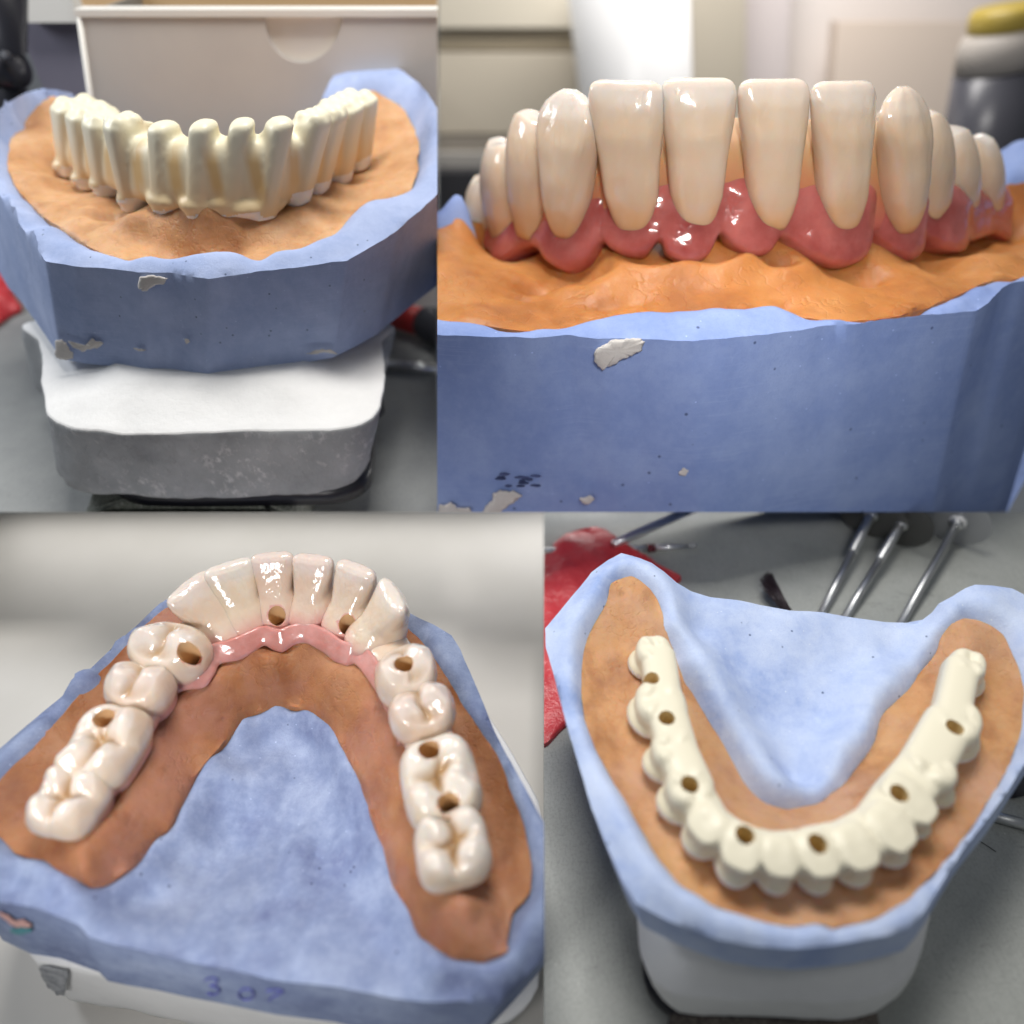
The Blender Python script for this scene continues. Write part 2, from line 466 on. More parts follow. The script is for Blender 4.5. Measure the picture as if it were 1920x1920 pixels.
def gum_mat(name, col, deep, s, bs=.35):
    m = mat(name, col, .14, .55, .09 * s, None, (1, .35, .3), coat=.4, coat_r=.05)
    c = ramp(m, noise_node(m, 2.2 / s, 4, .55, None, 4), [(.35, deep), (.65, col)])
    setc(m, c)
    bump(m, noise_node(m, 4.5 / s, 3, .5, None, 6), bs, .07 * s, True)
    return m
GUM2 = gum_mat('pink_gum_porcelain', (.53, .165, .145), (.36, .08, .07), 1.7)
GUM3 = gum_mat('pale_pink_gum_porcelain', (.66, .36, .33), (.52, .24, .21), 1.0)
STEEL = mat('brushed_steel', (.80, .80, .80), .36, .5, metal=1)
bump(STEEL, noise_node(STEEL, 30, 3, .6), .12, .01)
STEELD = mat('worn_steel', (.62, .63, .63), .42, .5, metal=1)
bump(STEELD, noise_node(STEELD, 40, 3, .6), .3, .01)
BLACK = mat('black_plastic', (.018, .018, .024), .35, .4)
BLACKM = mat('black_rubber', (.022, .023, .03), .6, .3)
REDP = mat('red_plastic_handle', (.50, .035, .03), .4, .4)
GREYH = mat('dark_grey_handle', (.045, .046, .055), .5, .4)
def bench_mat(name, base, light, dark, seed):
    m = mat(name, base, .55, .35)
    c = ramp(m, noise_node(m, .5, 6, .6, None, seed), [(.3, dark), (.7, light)])
    c = mix(m, ramp(m, noise_node(m, 26, 3, .7, None, seed + 2), [(.35, g3(.25)), (.55, g3(0))]), c, tuple(q * .4 for q in dark))
    # grime smears
    c = mix(m, ramp(m, noise_node(m, 1.6, 6, .75, (1, 4.0, 1, .3), seed + 4), [(.60, g3(0)), (.74, g3(.6))]), c, tuple(q * .35 for q in dark))
    # white dust specks
    n, l = nodes(m)
    v = n.new('ShaderNodeTexVoronoi'); v.inputs['Scale'].default_value = 5.5
    l.new(pos_node(m), v.inputs['Vector'])
    k = ramp(m, v.outputs['Distance'], [(.03, g3(1)), (.07, g3(0))])
    k = mix(m, 1.0, k, ramp(m, v.outputs['Color'], [(.62, g3(0)), (.66, g3(1))]), 'MULTIPLY')
    c = mix(m, k, c, (.62, .62, .60))
    # fine scratches
    w = noise_node(m, 3.0, 2, .5, (14, .5, 1, .25), seed + 8)
    c = mix(m, ramp(m, w, [(.488, g3(0)), (.5, g3(.5)), (.512, g3(0))]), c, tuple(q * .4 for q in dark))
    setc(m, c)
    bump(m, noise_node(m, 40, 3, .6), .15, .01)
    return m
BENCH1 = bench_mat('grey_bench_top', (.30, .31, .30), (.34, .35, .34), (.25, .26, .26), 3)
BENCH4 = bench_mat('scratched_bench_mat', (.40, .42, .395), (.46, .475, .45), (.33, .345, .325), 13)
def pale_table():
    m = mat('pale_table_laminate', (.60, .58, .54), .5, .4)
    c = ramp(m, noise_node(m, .35, 4, .5), [(.3, (.57, .55, .51)), (.7, (.63, .61, .575))])
    n, l = nodes(m)
    v = n.new('ShaderNodeTexVoronoi'); v.inputs['Scale'].default_value = 1.1
    l.new(pos_node(m), v.inputs['Vector'])
    k = ramp(m, v.outputs['Distance'], [(.02, g3(.35)), (.05, g3(0))])
    c = mix(m, k, c, (.35, .36, .38))
    setc(m, c); bump(m, noise_node(m, 50, 2, .5), .08, .01)
    return m
TABLE3 = pale_table()
CARD = mat('white_card', (.62, .59, .55), .55, .35)
setc(CARD, ramp(CARD, noise_node(CARD, .6, 3), [(.3, (.60, .57, .54)), (.7, (.64, .61, .57))]))
CARDL = mat('bright_card_edge', (.82, .80, .75), .55, .3)
CARDG = mat('grey_card_side', (.42, .39, .34), .6, .3)
TAN = mat('tan_wood', (.66, .45, .24), .5, .3)
VIOLET = mat('grey_violet_panel', (.20, .19, .24), .6, .3)
REDF = mat('red_plastic_film', (.6, .05, .06), .33, .5)
setc(REDF, ramp(REDF, noise_node(REDF, 1.3, 5, .6), [(.3, (.55, .03, .04)), (.7, (.72, .08, .09))]))
bump(REDF, noise_node(REDF, 3.0, 5, .6), .6, .12)
def stone_mat():
    m = mat('speckled_stone', (.20, .22, .19), .45, .5)
    c = ramp(m, noise_node(m, 24, 3, .7), [(.35, (.10, .11, .095)), (.55, (.22, .235, .20)), (.72, (.55, .58, .52))])
    setc(m, c); bump(m, noise_node(m, 26, 3, .7), .8, .05)
    return m
STONE = stone_mat()
INK = mat('blue_ink', (.12, .13, .42), .6, .2)
TEAL = mat('teal_wax', (.02, .22, .27), .4, .4)
PINKW = mat('pink_wax', (.62, .36, .33), .5, .3)
CHIP = plaster('chipped_plaster', (.60, .57, .54), (.68, .65, .62), (.5, .47, .45), 41, pores=False)
BRISTLE = mat('dark_bristle', (.03, .02, .025), .45, .4)
DISC = mat('dark_separating_disc', (.10, .10, .095), .4, .4, metal=.3)
bump(DISC, noise_node(DISC, 30, 3, .6), .2, .01)
DISCW = mat('pale_metal_disc', (.45, .46, .48), .32, .5, metal=.5)
MAROON = mat('maroon_band', (.12, .012, .02), .4, .4)

# ------------------------------------------------------------------ tooth builders
def se(a, e): return math.copysign(abs(a) ** e, a)
def lerp_tab(tab, s):
    xs = [t[0] for t in tab]; return np.interp(s, xs, [t[1] for t in tab])
def anterior(B, T, t, nr, w, df, db, canine=False, n=44, neck=.32, edge=.22, cing=1.0, flat=.78):
    """incisor or canine lofted from its neck B to its edge T; t along the arch, nr outwards"""
    W = ([(0, neck * .8), (.04, neck), (.12, neck + .13), (.25, neck + .27), (.5, .84), (.72, 1), (.84, .93), (.92, .72), (.97, .45), (1, .2)] if canine else
         [(0, neck * .8), (.04, neck), (.12, neck + .13), (.25, neck + .27), (.5, .83), (.75, .97), (.9, 1), (.955, .95), (.985, .85), (1, .66)])
    DF = [(0, .45), (.06, .68), (.2, .92), (.4, 1.0), (.65, .93), (.85, .66), (.95, .42), (.985, .30), (1, .16)]
    DB = [(0, .8 * cing), (.15, 1.0 * cing), (.3, .95 * cing), (.5, .62), (.7, .40 + .3 * max(0, edge - .22)), (.85, edge), (.96, edge * .7), (1, edge * .35)]
    S = np.r_[np.linspace(0, .1, 5), np.linspace(.13, .85, 20), np.linspace(.88, 1, 11)]
    rings = []; hs = []
    for s in S:
        c = B + (T - B) * s; hw, a, b = w * lerp_tab(W, s), df * lerp_tab(DF, s), db * lerp_tab(DB, s)
        r = []
        for k in range(n):
            th = 2 * math.pi * k / n; cx, sy = math.cos(th), math.sin(th)
            d = a if sy > 0 else b
            # developmental lobes on the labial face
            lob = 1 + (.05 * math.cos(3 * math.pi * cx) * s if sy > 0 else 0)
            r.append(c + t * hw * se(cx, flat) + nr * d * se(sy, .9) * lob)
        rings.append(r); hs += [s] * n
    V, Fc = ring_loft(rings); hs += [0, 1]
    return V, Fc, {'height': hs, 'fissure': [0] * len(V)}
def posterior(B, T, t, nr, w, d, cusps, H=.12, n=56, depth=.5, lob=.05, lobn=4, phase=0, neck=.7, nr_off=0.0, box_e=.72, flats=(), groove=.15):
    """premolar or molar: tapered crown and an occlusal table with cusps and fissures"""
    Wp = [(0, neck), (.08, neck + .06), (.3, .87), (.55, .98), (.72, 1), (.86, .96), (.95, .88), (1, .80)]
    S = np.r_[np.linspace(0, .85, 16), np.linspace(.88, 1, 6)]
    rings = []; hs = []; fs = []
    ax = (T - B); up = ax / np.linalg.norm(ax)
    def outl(th):
        r = 1 + lob * math.cos(lobn * (th - phase))
        return se(math.cos(th), box_e) * r, se(math.sin(th), box_e) * r
    base = [outl(2 * math.pi * k / n) for k in range(n)]
    ph = (T[0] * 7.3 + T[1] * 3.1) % 6.28
    def cusp(u, v):
        h = 0
        u, v = u + .06 * math.sin(4.2 * v + ph) + .03 * math.sin(9 * v - ph), v + .06 * math.sin(3.6 * u + 2 * ph) + .03 * math.sin(8 * u + ph)
        for (cu, cv, a, sg) in cusps: h = max(h, a * math.exp(-((u - cu) ** 2 + (v - cv) ** 2) / sg ** 2))
        g = .45 * math.exp(-(v / groove) ** 2) * max(0, 1 - (abs(u) / .78) ** 4)
        if len(cusps) > 3: g = max(g, .30 * math.exp(-((u + .04) / (groove * .8)) ** 2) * max(0, 1 - (abs(v) / .8) ** 4))
        for (fu, fv2, fr) in flats:
            k = min(1.0, 1.25 * math.exp(-(((u - fu) * w) ** 2 + ((v - fv2) * d) ** 2) / fr ** 2)); h = h * (1 - k) + .62 * k; g *= (1 - k)
        return h, g
    for s in S:
        c = B + ax * s; q = lerp_tab(Wp, s)
        lo = max(0, (s - .5) * 2)
        for_r = []
        for (u, v) in base:
            f2 = 1 + 0 * lo
            k_ = max(0, (s - .62) / .38); k_ = k_ * k_ * (3 - 2 * k_)
            for_r.append(c + t * w * q * u * f2 + nr * (d * q * v * f2 + nr_off * (1 - s)) + (up * (H * cusp(u * q, v * q)[0] * k_) if k_ > 0 else 0))
        rings.append(for_r); hs += [s * .85] * n; fs += [0] * n
    for q in np.linspace(.76, .06, 18):
        r = []
        for (u, v) in base:
            uu, vv = u * q / .80, v * q / .80
            h, g = cusp(u * q, v * q)
            e = 1 - ((q / .80) ** 4)
            r.append(T + t * w * u * q + nr * d * v * q + up * (H * (h - depth * g * e)))
            hs.append(.85 + .15 * min(1, h)); fs.append(min(.85, max(0, (.66 - h) / .5) * e * .75 + g * e * 1.1))
        rings.append(r)
    V, Fc = ring_loft(rings); hs += [0, .9]; fs += [0, .5]
    return V, Fc, {'height': hs, 'fissure': fs}
MOLAR = [(-.42, .45, 1, .42), (.40, .45, 1, .42), (-.42, -.45, 1.05, .42), (.42, -.45, 1.0, .42), (0, .5, .85, .3)]
PREM = [(-.05, .42, 1.1, .55), (.05, -.42, .9, .55)]
def arch_frames(C):
    C = np.asarray(C, float); n = len(C); T = []
    for i in range(n):
        d = C[min(i + 1, n - 1)] - C[max(i - 1, 0)]; d[2] = 0; T.append(d / np.linalg.norm(d))
    return np.array(T)
def drill(V, Fc, cols, cutters, mats):
    """bore screw channels through a closed mesh; returns verts, faces, attributes, material index"""
    def tmp(v, f_, cols=None):
        me = bpy.data.meshes.new('t'); me.from_pydata([tuple(p) for p in v], [], [tuple(map(int, q)) for q in f_])
        if cols:
            for k, a in cols.items():
                at = me.attributes.new(k, 'FLOAT', 'POINT'); at.data.foreach_set('value', np.asarray(a, np.float32))
        bm = bmesh.new(); bm.from_mesh(me); bmesh.ops.recalc_face_normals(bm, faces=bm.faces); bm.to_mesh(me); bm.free()
        o = bpy.data.objects.new('t', me); COL.objects.link(o); return o
    a = tmp(V, Fc, cols); cs = []
    for (top, ax, r, dep) in cutters:
        ax = np.asarray(ax, float); ax /= np.linalg.norm(ax)
        v, f_ = tube([np.asarray(top) + ax * .8, np.asarray(top) - ax * dep], r, 28)
        c = tmp(v, f_); cs.append(c)
        md = a.modifiers.new('b', 'BOOLEAN'); md.object = c; md.operation = 'DIFFERENCE'; md.solver = 'EXACT'
    dg = bpy.context.evaluated_depsgraph_get()
    me = bpy.data.meshes.new_from_object(a.evaluated_get(dg))
    for o in [a] + cs: bpy.data.objects.remove(o)
    co = np.zeros(len(me.vertices) * 3); me.vertices.foreach_get('co', co); co = co.reshape(-1, 3)
    faces = [tuple(p.vertices) for p in me.polygons]
    cen = np.array([p.center for p in me.polygons]); nor = np.array([p.normal for p in me.polygons])
    idx = np.zeros(len(faces), int)
    for (top, ax, r, dep) in cutters:
        ax = np.asarray(ax, float); ax /= np.linalg.norm(ax)
        rel = cen - np.asarray(top); h = rel @ ax; rad = rel - h[:, None] * ax
        dist = np.linalg.norm(rad, axis=1)
        inward = np.einsum('ij,ij->i', nor, rad) < 0
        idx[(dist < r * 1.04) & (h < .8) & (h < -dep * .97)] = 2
        idx[(idx != 2) & (dist < r * 1.04) & (h < .8) & (inward & (np.abs(nor @ ax) < .35))] = 1
    out = {}
    for k in (cols or {}):
        at = me.attributes.get(k)
        if at is not None and len(at.data) == len(co):
            q = np.zeros(len(co), np.float32); at.data.foreach_get('value', q); out[k] = q
        else: out[k] = np.ones(len(co)) * .8
    bpy.data.meshes.remove(me)
    return co, faces, out, idx
def fuse(parts, voxel, smooth_it, cutters):
    """melt closed meshes into one milled body, smooth it, bore its channels"""
    V, Fc = merge(*parts)
    me = bpy.data.meshes.new('t'); me.from_pydata([tuple(p) for p in V], [], Fc)
    bm = bmesh.new(); bm.from_mesh(me); bmesh.ops.recalc_face_normals(bm, faces=bm.faces); bm.to_mesh(me); bm.free()
    o = bpy.data.objects.new('t', me); COL.objects.link(o)
    md = o.modifiers.new('r', 'REMESH'); md.mode = 'VOXEL'; md.voxel_size = voxel
    m2 = o.modifiers.new('s', 'SMOOTH'); m2.iterations = smooth_it; m2.factor = .5
    dg = bpy.context.evaluated_depsgraph_get()
    ev = bpy.data.meshes.new_from_object(o.evaluated_get(dg))
    co = np.zeros(len(ev.vertices) * 3); ev.vertices.foreach_get('co', co); co = co.reshape(-1, 3)
    faces = [tuple(p.vertices) for p in ev.polygons]
    bpy.data.objects.remove(o); bpy.data.meshes.remove(ev)
    return drill(co, faces, {'height': np.zeros(len(co))}, cutters, None)
def split_parts(V, Fc, midx, owner, names, mats_of, parent, height, web=None):
    """share one fused surface out to its parts, keeping the smooth normals across the joins"""
    me = bpy.data.meshes.new('t'); me.from_pydata([tuple(p) for p in V], [], [tuple(map(int, f_)) for f_ in Fc])
    me.polygons.foreach_set('use_smooth', [True] * len(me.polygons))
    me.set_sharp_from_angle(angle=math.radians(50))
    cn = np.zeros(len(me.loops) * 3, np.float32)
    me.corner_normals.foreach_get('vector', cn); cn = cn.reshape(-1, 3)
    ls = [p.loop_start for p in me.polygons]
    off = parent_world(parent); objs = []
    for k, nm in enumerate(names):
        fi = np.nonzero(owner == k)[0]
        if len(fi) == 0: objs.append(None); continue
        mp = {}; vs = []; fs = []; nl = []
        for q in fi:
            r = []
            for i in Fc[q]:
                if i not in mp: mp[i] = len(vs); vs.append(i)
                r.append(mp[i])
            fs.append(tuple(r)); nl += [tuple(cn[ls[q] + j] @ PR) for j in range(len(Fc[q]))]
        m = bpy.data.meshes.new(nm); m.from_pydata([tuple(V[i] @ PR * SIZE - off) for i in vs], [], fs)
        at = m.attributes.new('height', 'FLOAT', 'POINT'); at.data.foreach_set('value', np.asarray(height[vs], np.float32))
        if web is not None:
            at = m.attributes.new('web', 'FLOAT', 'POINT'); at.data.foreach_set('value', np.asarray(web[vs], np.float32))
        for mm in mats_of(k): m.materials.append(mm)
        m.polygons.foreach_set('material_index', np.asarray([midx[q] for q in fi], np.int32))
        m.polygons.foreach_set('use_smooth', [True] * len(m.polygons))
        m.normals_split_custom_set(nl)
        o = bpy.data.objects.new(nm, m); COL.objects.link(o); o.parent = parent; objs.append(o)
    bpy.data.meshes.remove(me)
    return objs
def ellipsoid(c, t, nr, a, b, h, n=20, m=12):
    c = np.asarray(c, float); rings = []
    for k in range(1, m):
        ph = math.pi * k / m
        rings.append([c + (t * a * math.cos(th) + nr * b * math.sin(th)) * math.sin(ph) + np.array([0, 0, -h * math.cos(ph)]) for th in np.linspace(0, 2 * math.pi, n, endpoint=False)])
    return ring_loft(rings)
def gum_band(stations, mat_, parent, panel=None, name='gum'):
    """pink band swept along the arch: stations of (centre xy, outward n, zbot, ztop, front, back)"""
    n = 36; rings = []
    for (c, nr, zb, zt, fr, bk) in stations:
        r = []
        for k in range(n):
            th = 2 * math.pi * k / n; cx, sz = math.cos(th), math.sin(th)
            z = (zb + zt) / 2 + (zt - zb) / 2 * se(sz, .8)
            h = (z - zb) / max(zt - zb, 1e-6)
            taper = 1.0 if h < .35 else 1.0 - .75 * ((h - .35) / .65) ** .9
            off = (fr if cx > 0 else bk) * se(cx, .75) * taper
            r.append(np.array([c[0] + nr[0] * off, c[1] + nr[1] * off, z]))
        rings.append(r)
    for r_ in rings[2:]: r_ += vd * (fbm(r_, 5, 4, 3) * thick * .45)[:, None]
    V, Fc = ring_loft(rings)
    return obj(name, V, Fc, mat_, parent, panel)
def resample(vals, ts, tq, smooth=True):
    vals = np.asarray(vals, float)
    if vals.ndim == 1: vals = vals[:, None]
    out = []
    n = len(ts)
    for q in tq:
        i = min(max(np.searchsorted(ts, q) - 1, 0), n - 2); u = (q - ts[i]) / (ts[i + 1] - ts[i])
        p0, p1, p2, p3 = vals[max(i - 1, 0)], vals[i], vals[i + 1], vals[min(i + 2, n - 1)]
        out.append(.5 * ((2 * p1) + (-p0 + p2) * u + (2 * p0 - 5 * p1 + 4 * p2 - p3) * u * u + (-p0 + 3 * p1 - 3 * p2 + p3) * u ** 3))
    return np.array(out)
def pz(lst, z0): return [P(a, b, z0 + c) for a, b, c in lst]
def quad_sheet(corners): return np.array(corners), [(0, 1, 2, 3)]
def mount_block(name, outline, zsh, ztop, zbot, mat_, parent, panel, inset=.35, rough=.04, seed=0, flare=.0, lip=.06, side=None):
    """cast plaster block: sides from zbot to the shoulder zsh, then a gently sloping top"""
    o = closed_spline(outline, .12); c = o.mean(0)
    def ins(k):
        q = o.copy(); q[:, :2] = c[:2] + (o[:, :2] - c[:2]) * k; return q
    rings = []
    for s, z in ((.90, zbot), (.955, zbot + .02), (.985, zbot + .10)):
        q = ins(s - flare); q[:, 2] = z; rings.append(q)
    for k in range(1, 9):
        q = ins(.99 + .01 * k / 8 - flare * (1 - k / 8)); q[:, 2] = zbot + .10 + (zsh - lip - zbot - .10) * k / 8; rings.append(q)
    for a in (.35, .7, 1.0):
        q = ins(1 - .018 * a); q[:, 2] = zsh - lip + lip * math.sin(a * math.pi / 2); rings.append(q)
    for k in range(1, 9):
        q = ins(.982 - (inset) * k / 8); q[:, 2] = zsh + (ztop - zsh) * (k / 8) ** 1.2; rings.append(q)
    for r in rings:
        w = fbm(r, 1.5, 5, seed) * rough * (2.6 if r[:, 2].mean() < zbot + .15 else 1)
        r[:, :2] += (r[:, :2] - c[:2]) / np.linalg.norm(r[:, :2] - c[:2], axis=1)[:, None] * w[:, None]
        r[:, 2] += fbm(r, 1.1, 4, seed + 5) * rough * .8
        r[:, 0] += LEAN * (zsh - r[:, 2])
    V, Fc = ring_loft(rings)
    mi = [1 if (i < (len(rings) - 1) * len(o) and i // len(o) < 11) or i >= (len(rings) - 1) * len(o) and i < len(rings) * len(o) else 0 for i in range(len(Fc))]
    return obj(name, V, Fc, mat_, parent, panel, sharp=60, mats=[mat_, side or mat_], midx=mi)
def chip(name, pts, depth_fn, mat_, parent, panel, thick=.03):
    """small lump of set plaster lying on a face; pts = pixels, depth_fn(px,py) -> point on that face"""
    q_ = closed_spline(np.array([[a, b_, 0] for a, b_ in pts], float), 2.5, .5)
    q_[:, 0] += fbm(q_, .16, 4, 5) * 2.2; q_[:, 1] += fbm(q_, .16, 4, 8) * 2.2
    b = np.array([depth_fn(p[0], p[1]) for p in q_]); c = b.mean(0)
    vd = -c / np.linalg.norm(c)
    rings = [b, c + (b - c) * .93 + vd * thick * .7, c + (b - c) * .7 + vd * thick, c + (b - c) * .35 + vd * thick * 1.05]
    for r_ in rings[2:]: r_ += vd * (fbm(r_, 5, 4, 3) * thick * .45)[:, None]
    V, Fc = ring_loft(rings)
    return obj(name, V, Fc, mat_, parent, panel)

# ================================================================== BAY 1 (upper left): milled framework on its plaster model, seen from the front
def bay1(dbg=False):
    set_bay(385, 480, 23, 1.19)
    z0 = D(380, 505, 10.1)[2]
    # ---- plaster model
    rim = pz([(82, 486, 0), (85, 490, 0), (89, 491, 0), (140, 499, 0), (200, 503, 0), (260, 511, 0), (320, 512, 0), (390, 523, -.02), (470, 512, 0), (520, 506, 0), (570, 500, 0), (648, 489, .0), (652, 488, .0), (655, 486, .004),
              (690, 466, .06), (725, 446, .1), (745, 432, .14), (765, 412, .19), (790, 392, .24), (822, 362, .32), (870, 320, .45), (890, 270, .65), (870, 230, .85),
              (822, 203, 1.0), (805, 180, 1.08), (775, 146, 1.12), (740, 124, 1.15), (700, 119, 1.15), (665, 124, 1.12), (638, 128, 1.1), (620, 152, .95), (608, 178, .8), (598, 205, .6),
              (560, 262, .1), (480, 300, -.2), (365, 310, -.25), (250, 295, -.2), (195, 255, .0), (172, 222, .45), (152, 192, .75), (133, 174, .92), (110, 168, 1.0), (80, 166, 1.0), (50, 174, .98), (20, 190, .92), (0, 203, .86),
              (-40, 240, .7), (-50, 290, .5), (-25, 340, .3), (0, 369, .22), (40, 425, .1)], z0)
    ob = pz([(17, 318, .30), (16, 290, .34), (26, 252, .44), (42, 232, .52), (80, 190, .82), (105, 180, .86), (128, 188, .8), (165, 230, .35), (215, 262, .05), (300, 290, -.1), (365, 298, -.12),
             (450, 292, -.1), (550, 265, .05), (630, 215, .5), (668, 178, .85), (700, 170, .9), (732, 188, .78), (757, 207, .68), (776, 240, .54), (784, 265, .46), (785, 300, .36), (778, 335, .27), (768, 356, .21),
             (740, 378, .14), (712, 391, .09), (690, 397, .07), (660, 412, .05), (640, 430, .03), (622, 447, .02), (585, 463, .0), (540, 477, -.01), (505, 486, -.02), (488, 492, -.03), (470, 488, -.02), (450, 483, 0), (420, 482, .01),
             (365, 486, 0), (330, 490, 0), (285, 487, 0), (255, 491, -.01), (235, 486, 0), (200, 476, .0), (165, 461, .02), (120, 432, .06), (80, 405, .1), (50, 375, .15), (30, 350, .21)], z0)
    yF = P(365, 414, z0 + .30)[1]
    if DBG: print('rim', np.round(np.array(rim)[::4],1).tolist()); print('ob', np.round(np.array(ob)[::5],1).tolist())
    # teeth of the framework: top px, bottom px, distance behind the front tooth, widths top/bottom, kind
    U = [((112, 193), (112, 330), 3.15, .78, .62, 2), ((140, 207), (146, 355), 2.35, .70, .56, 2), ((168, 222), (180, 368), 1.6, .64, .58, 1), ((207, 227), (232, 398), .85, .48, .46, 1),
         ((278, 236), (292, 404), .25, .37, .56, 0), ((365, 235), (361, 414), 0, .365, .46, 0), ((451, 232), (424, 411), .05, .37, .62, 0), ((540, 228), (502, 415), .15, .38, .68, 0),
         ((607, 219), (575, 384), .8, .48, .54, 1), ((638, 207), (612, 361), 1.5, .64, .50, 1), ((664, 194), (655, 344), 2.3, .70, .56, 2), ((690, 180), (690, 316), 3.1, .78, .60, 2)]
    Bs = np.array([Y(*b, yF + dy) for t_, b, dy, *_ in U])
    Ts = np.array([Y(*t_, yF + dy + (.14 if k == 0 else .1)) for t_, b, dy, wt, wb, k in U])
    inner = [b + np.array([-.05 * np.sign(b[0] + 4.6), .62, .0]) for b in Bs]
    ctrl = ob + [b + np.array([0, 0, -.02]) for b in Bs] + inner + pz([(365, 450, .03), (290, 445, .05), (430, 450, .03), (500, 452, .03), (230, 440, .09), (170, 420, .12), (110, 380, .16), (70, 330, .24), (60, 270, .4),
            (575, 430, .06), (640, 395, .08), (700, 350, .16), (735, 310, .25), (740, 260, .42), (105, 215, .62)], z0)
    fz = RBF(ctrl)
    def oz(xy):
        z = fz(xy)
        p3 = np.c_[xy, z]
        # torn ridge and pits in front of the bridge
        for (px, py, r, a) in ((170, 395, .16, .07), (197, 402, .14, -.13), (215, 412, .10, -.08), (252, 425, .17, .13), (266, 436, .16, -.09), (300, 432, .20, .05), (360, 428, .25, .05), (430, 428, .28, .06), (330, 442, .25, -.05), (445, 442, .22, -.08), (500, 436, .2, -.04), (150, 412, .1, .05)):
            q = P(px, py, z0 + .12)
            z = z + a * np.exp(-((xy[:, 0] - q[0]) ** 2 / 1.6 + (xy[:, 1] - q[1]) ** 2) / r ** 2)
        return z
    ov, of, obi = sheet(ob, oz, .055, .035, .03, 5)
    ov, of = solid_below(ov, of, obi, z0 - .6, .02, 2)
    fb = RBF([r_ for r_ in rim] + [np.array([p[0], p[1], p[2] - .035]) for p in ob] + inset(ob, .09, -.18) + [np.array([c[0], c[1], c[2] - .5]) for c in Bs] + [np.array([c[0], c[1], c[2] - .5]) for c in inner])
    bv, bf, bbi = sheet(rim, fb, .07, .02, .022, 8, 0)
    yl = P(85, 490, z0)[1]
    zb = Y(97, 672, yl)[2]
    bv, bf = solid_below(bv, bf, bbi, zb, .0, 12, .003, 3)
    base = P(390, 700, zb)
    model = thing('dental_model', (base[0], base[1] + 2, zb - 2.0), 'pale blue plaster jaw model with orange gum insert on white block, standing before white carton', 'dental model')
    obj('plaster_jaw', bv, bf, BLUE1, model, 1, sharp=38)
    obj('gum_insert', ov, of, OR1, model, 1, sharp=50)
    # white mounting block
    zs = zb - .34
    front = [P(85, 768, zs), P(98, 785, zs), P(125, 800, zs), P(165, 808, zs), P(260, 811, zs), P(400, 810, zs), P(540, 808, zs), P(620, 806, zs), P(668, 796, zs), P(700, 780, zs), P(716, 758, zs)]
    side_r = [P(721, 720, zs), P(722, 680, zs), P(719, 640, zs), P(712, 600, zs)]
    side_l = [P(66, 600, zs), P(72, 640, zs), P(78, 680, zs), P(81, 730, zs)]
    mo = front + side_r + side_l
    zm = Y(345, 940, P(345, 810, zs)[1])[2]
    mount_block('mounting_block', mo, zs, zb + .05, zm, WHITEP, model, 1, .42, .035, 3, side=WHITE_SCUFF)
    fx = [85, 140, 200, 260, 320, 390, 470, 520, 570, 652]; fy = [P(a_, b_, z0)[1] for a_, b_ in ((85, 490), (140, 499), (200, 503), (260, 511), (320, 512), (390, 523), (470, 512), (520, 506), (570, 500), (652, 488))]
    ff = lambda a, b: Y(a, b, np.interp(a - (b - 500) * .03, fx, fy) - .035)
    chip('plaster_splash', [(262, 520), (275, 517), (295, 518), (315, 523), (308, 531), (290, 537), (270, 546), (259, 540)], ff, CHIP, model, 1, .05)
    chip('plaster_splash', [(105, 640), (118, 636), (124, 645), (134, 660), (139, 672), (125, 676), (110, 674), (102, 665)], ff, CHIP, model, 1, .05)
    chip('plaster_splash', [(125, 640), (140, 641), (150, 650), (165, 646), (172, 636), (185, 640), (196, 646), (170, 655), (155, 659), (140, 652)], ff, CHIP, model, 1, .02)
    chip('plaster_splash', [(250, 651), (268, 653), (275, 658), (258, 658)], ff, CHIP, model, 1, .02)
    chip('plaster_splash', [(345, 636), (352, 634), (356, 640), (350, 644)], ff, CHIP, model, 1, .012)
    chip('plaster_splash', [(575, 663), (600, 655), (622, 655), (634, 664), (612, 659), (590, 664)], ff, CHIP, model, 1, .008)
    # black plate added as the shadow gap under the block, and the speckled stone it stands on
    cx = np.mean([p[0] for p in mo]); cy = np.mean([p[1] for p in mo])
    pl = P(340, 925, zm)[1]
    zst = zm - .28
    st = [P(x, y, zst) for x, y in ((150, 975), (158, 956), (185, 950), (260, 946), (345, 944), (440, 945), (505, 948), (533, 957), (540, 975))]
    st = st + [np.array([st[-1][0] + .1, st[-1][1] + 2.4, zst]), np.array([st[0][0] - .2, st[0][1] + 2.4, zst])]
    ss = closed_spline(st, .1); c = ss.mean(0)
    rg = []
    for k, dz in ((1.0, -.54), (1.0, -.08), (.985, -.02), (.96, 0), (.5, .015), (.1, .015)):
        q = ss.copy(); q[:, :2] = c[:2] + (ss[:, :2] - c[:2]) * k; q[:, 2] = zst + dz; q[:, 2] += fbm(q, 6, 3, 2) * .015; rg.append(q)
    V, Fc = ring_loft(rg)
    so = obj('stone_slab', V, Fc, STONE, None, 1); tag(so, 'grey green speckled stone slab lying under the front of the white block', 'stone slab')
    zt = zst - .5
    q = np.array(mo); c = q.mean(0)
    o = closed_spline(mo, .15); r0 = o.copy(); r0[:, :2] = c[:2] + (o[:, :2] - c[:2]) * .86; r0[:, 2] = zm + .05
    r1 = r0.copy(); r1[:, 2] = zst + .02
    V, Fc = ring_loft([r1, r0]); obj('shadow_gap_plate', V, Fc, BLACK, model, 1)
    # ---- framework
    cxy = Bs.copy(); 
    T_ = arch_frames(cxy); N_ = np.c_[T_[:, 1], -T_[:, 0], T_[:, 2] * 0]
    parts = []
    heights_ok = []
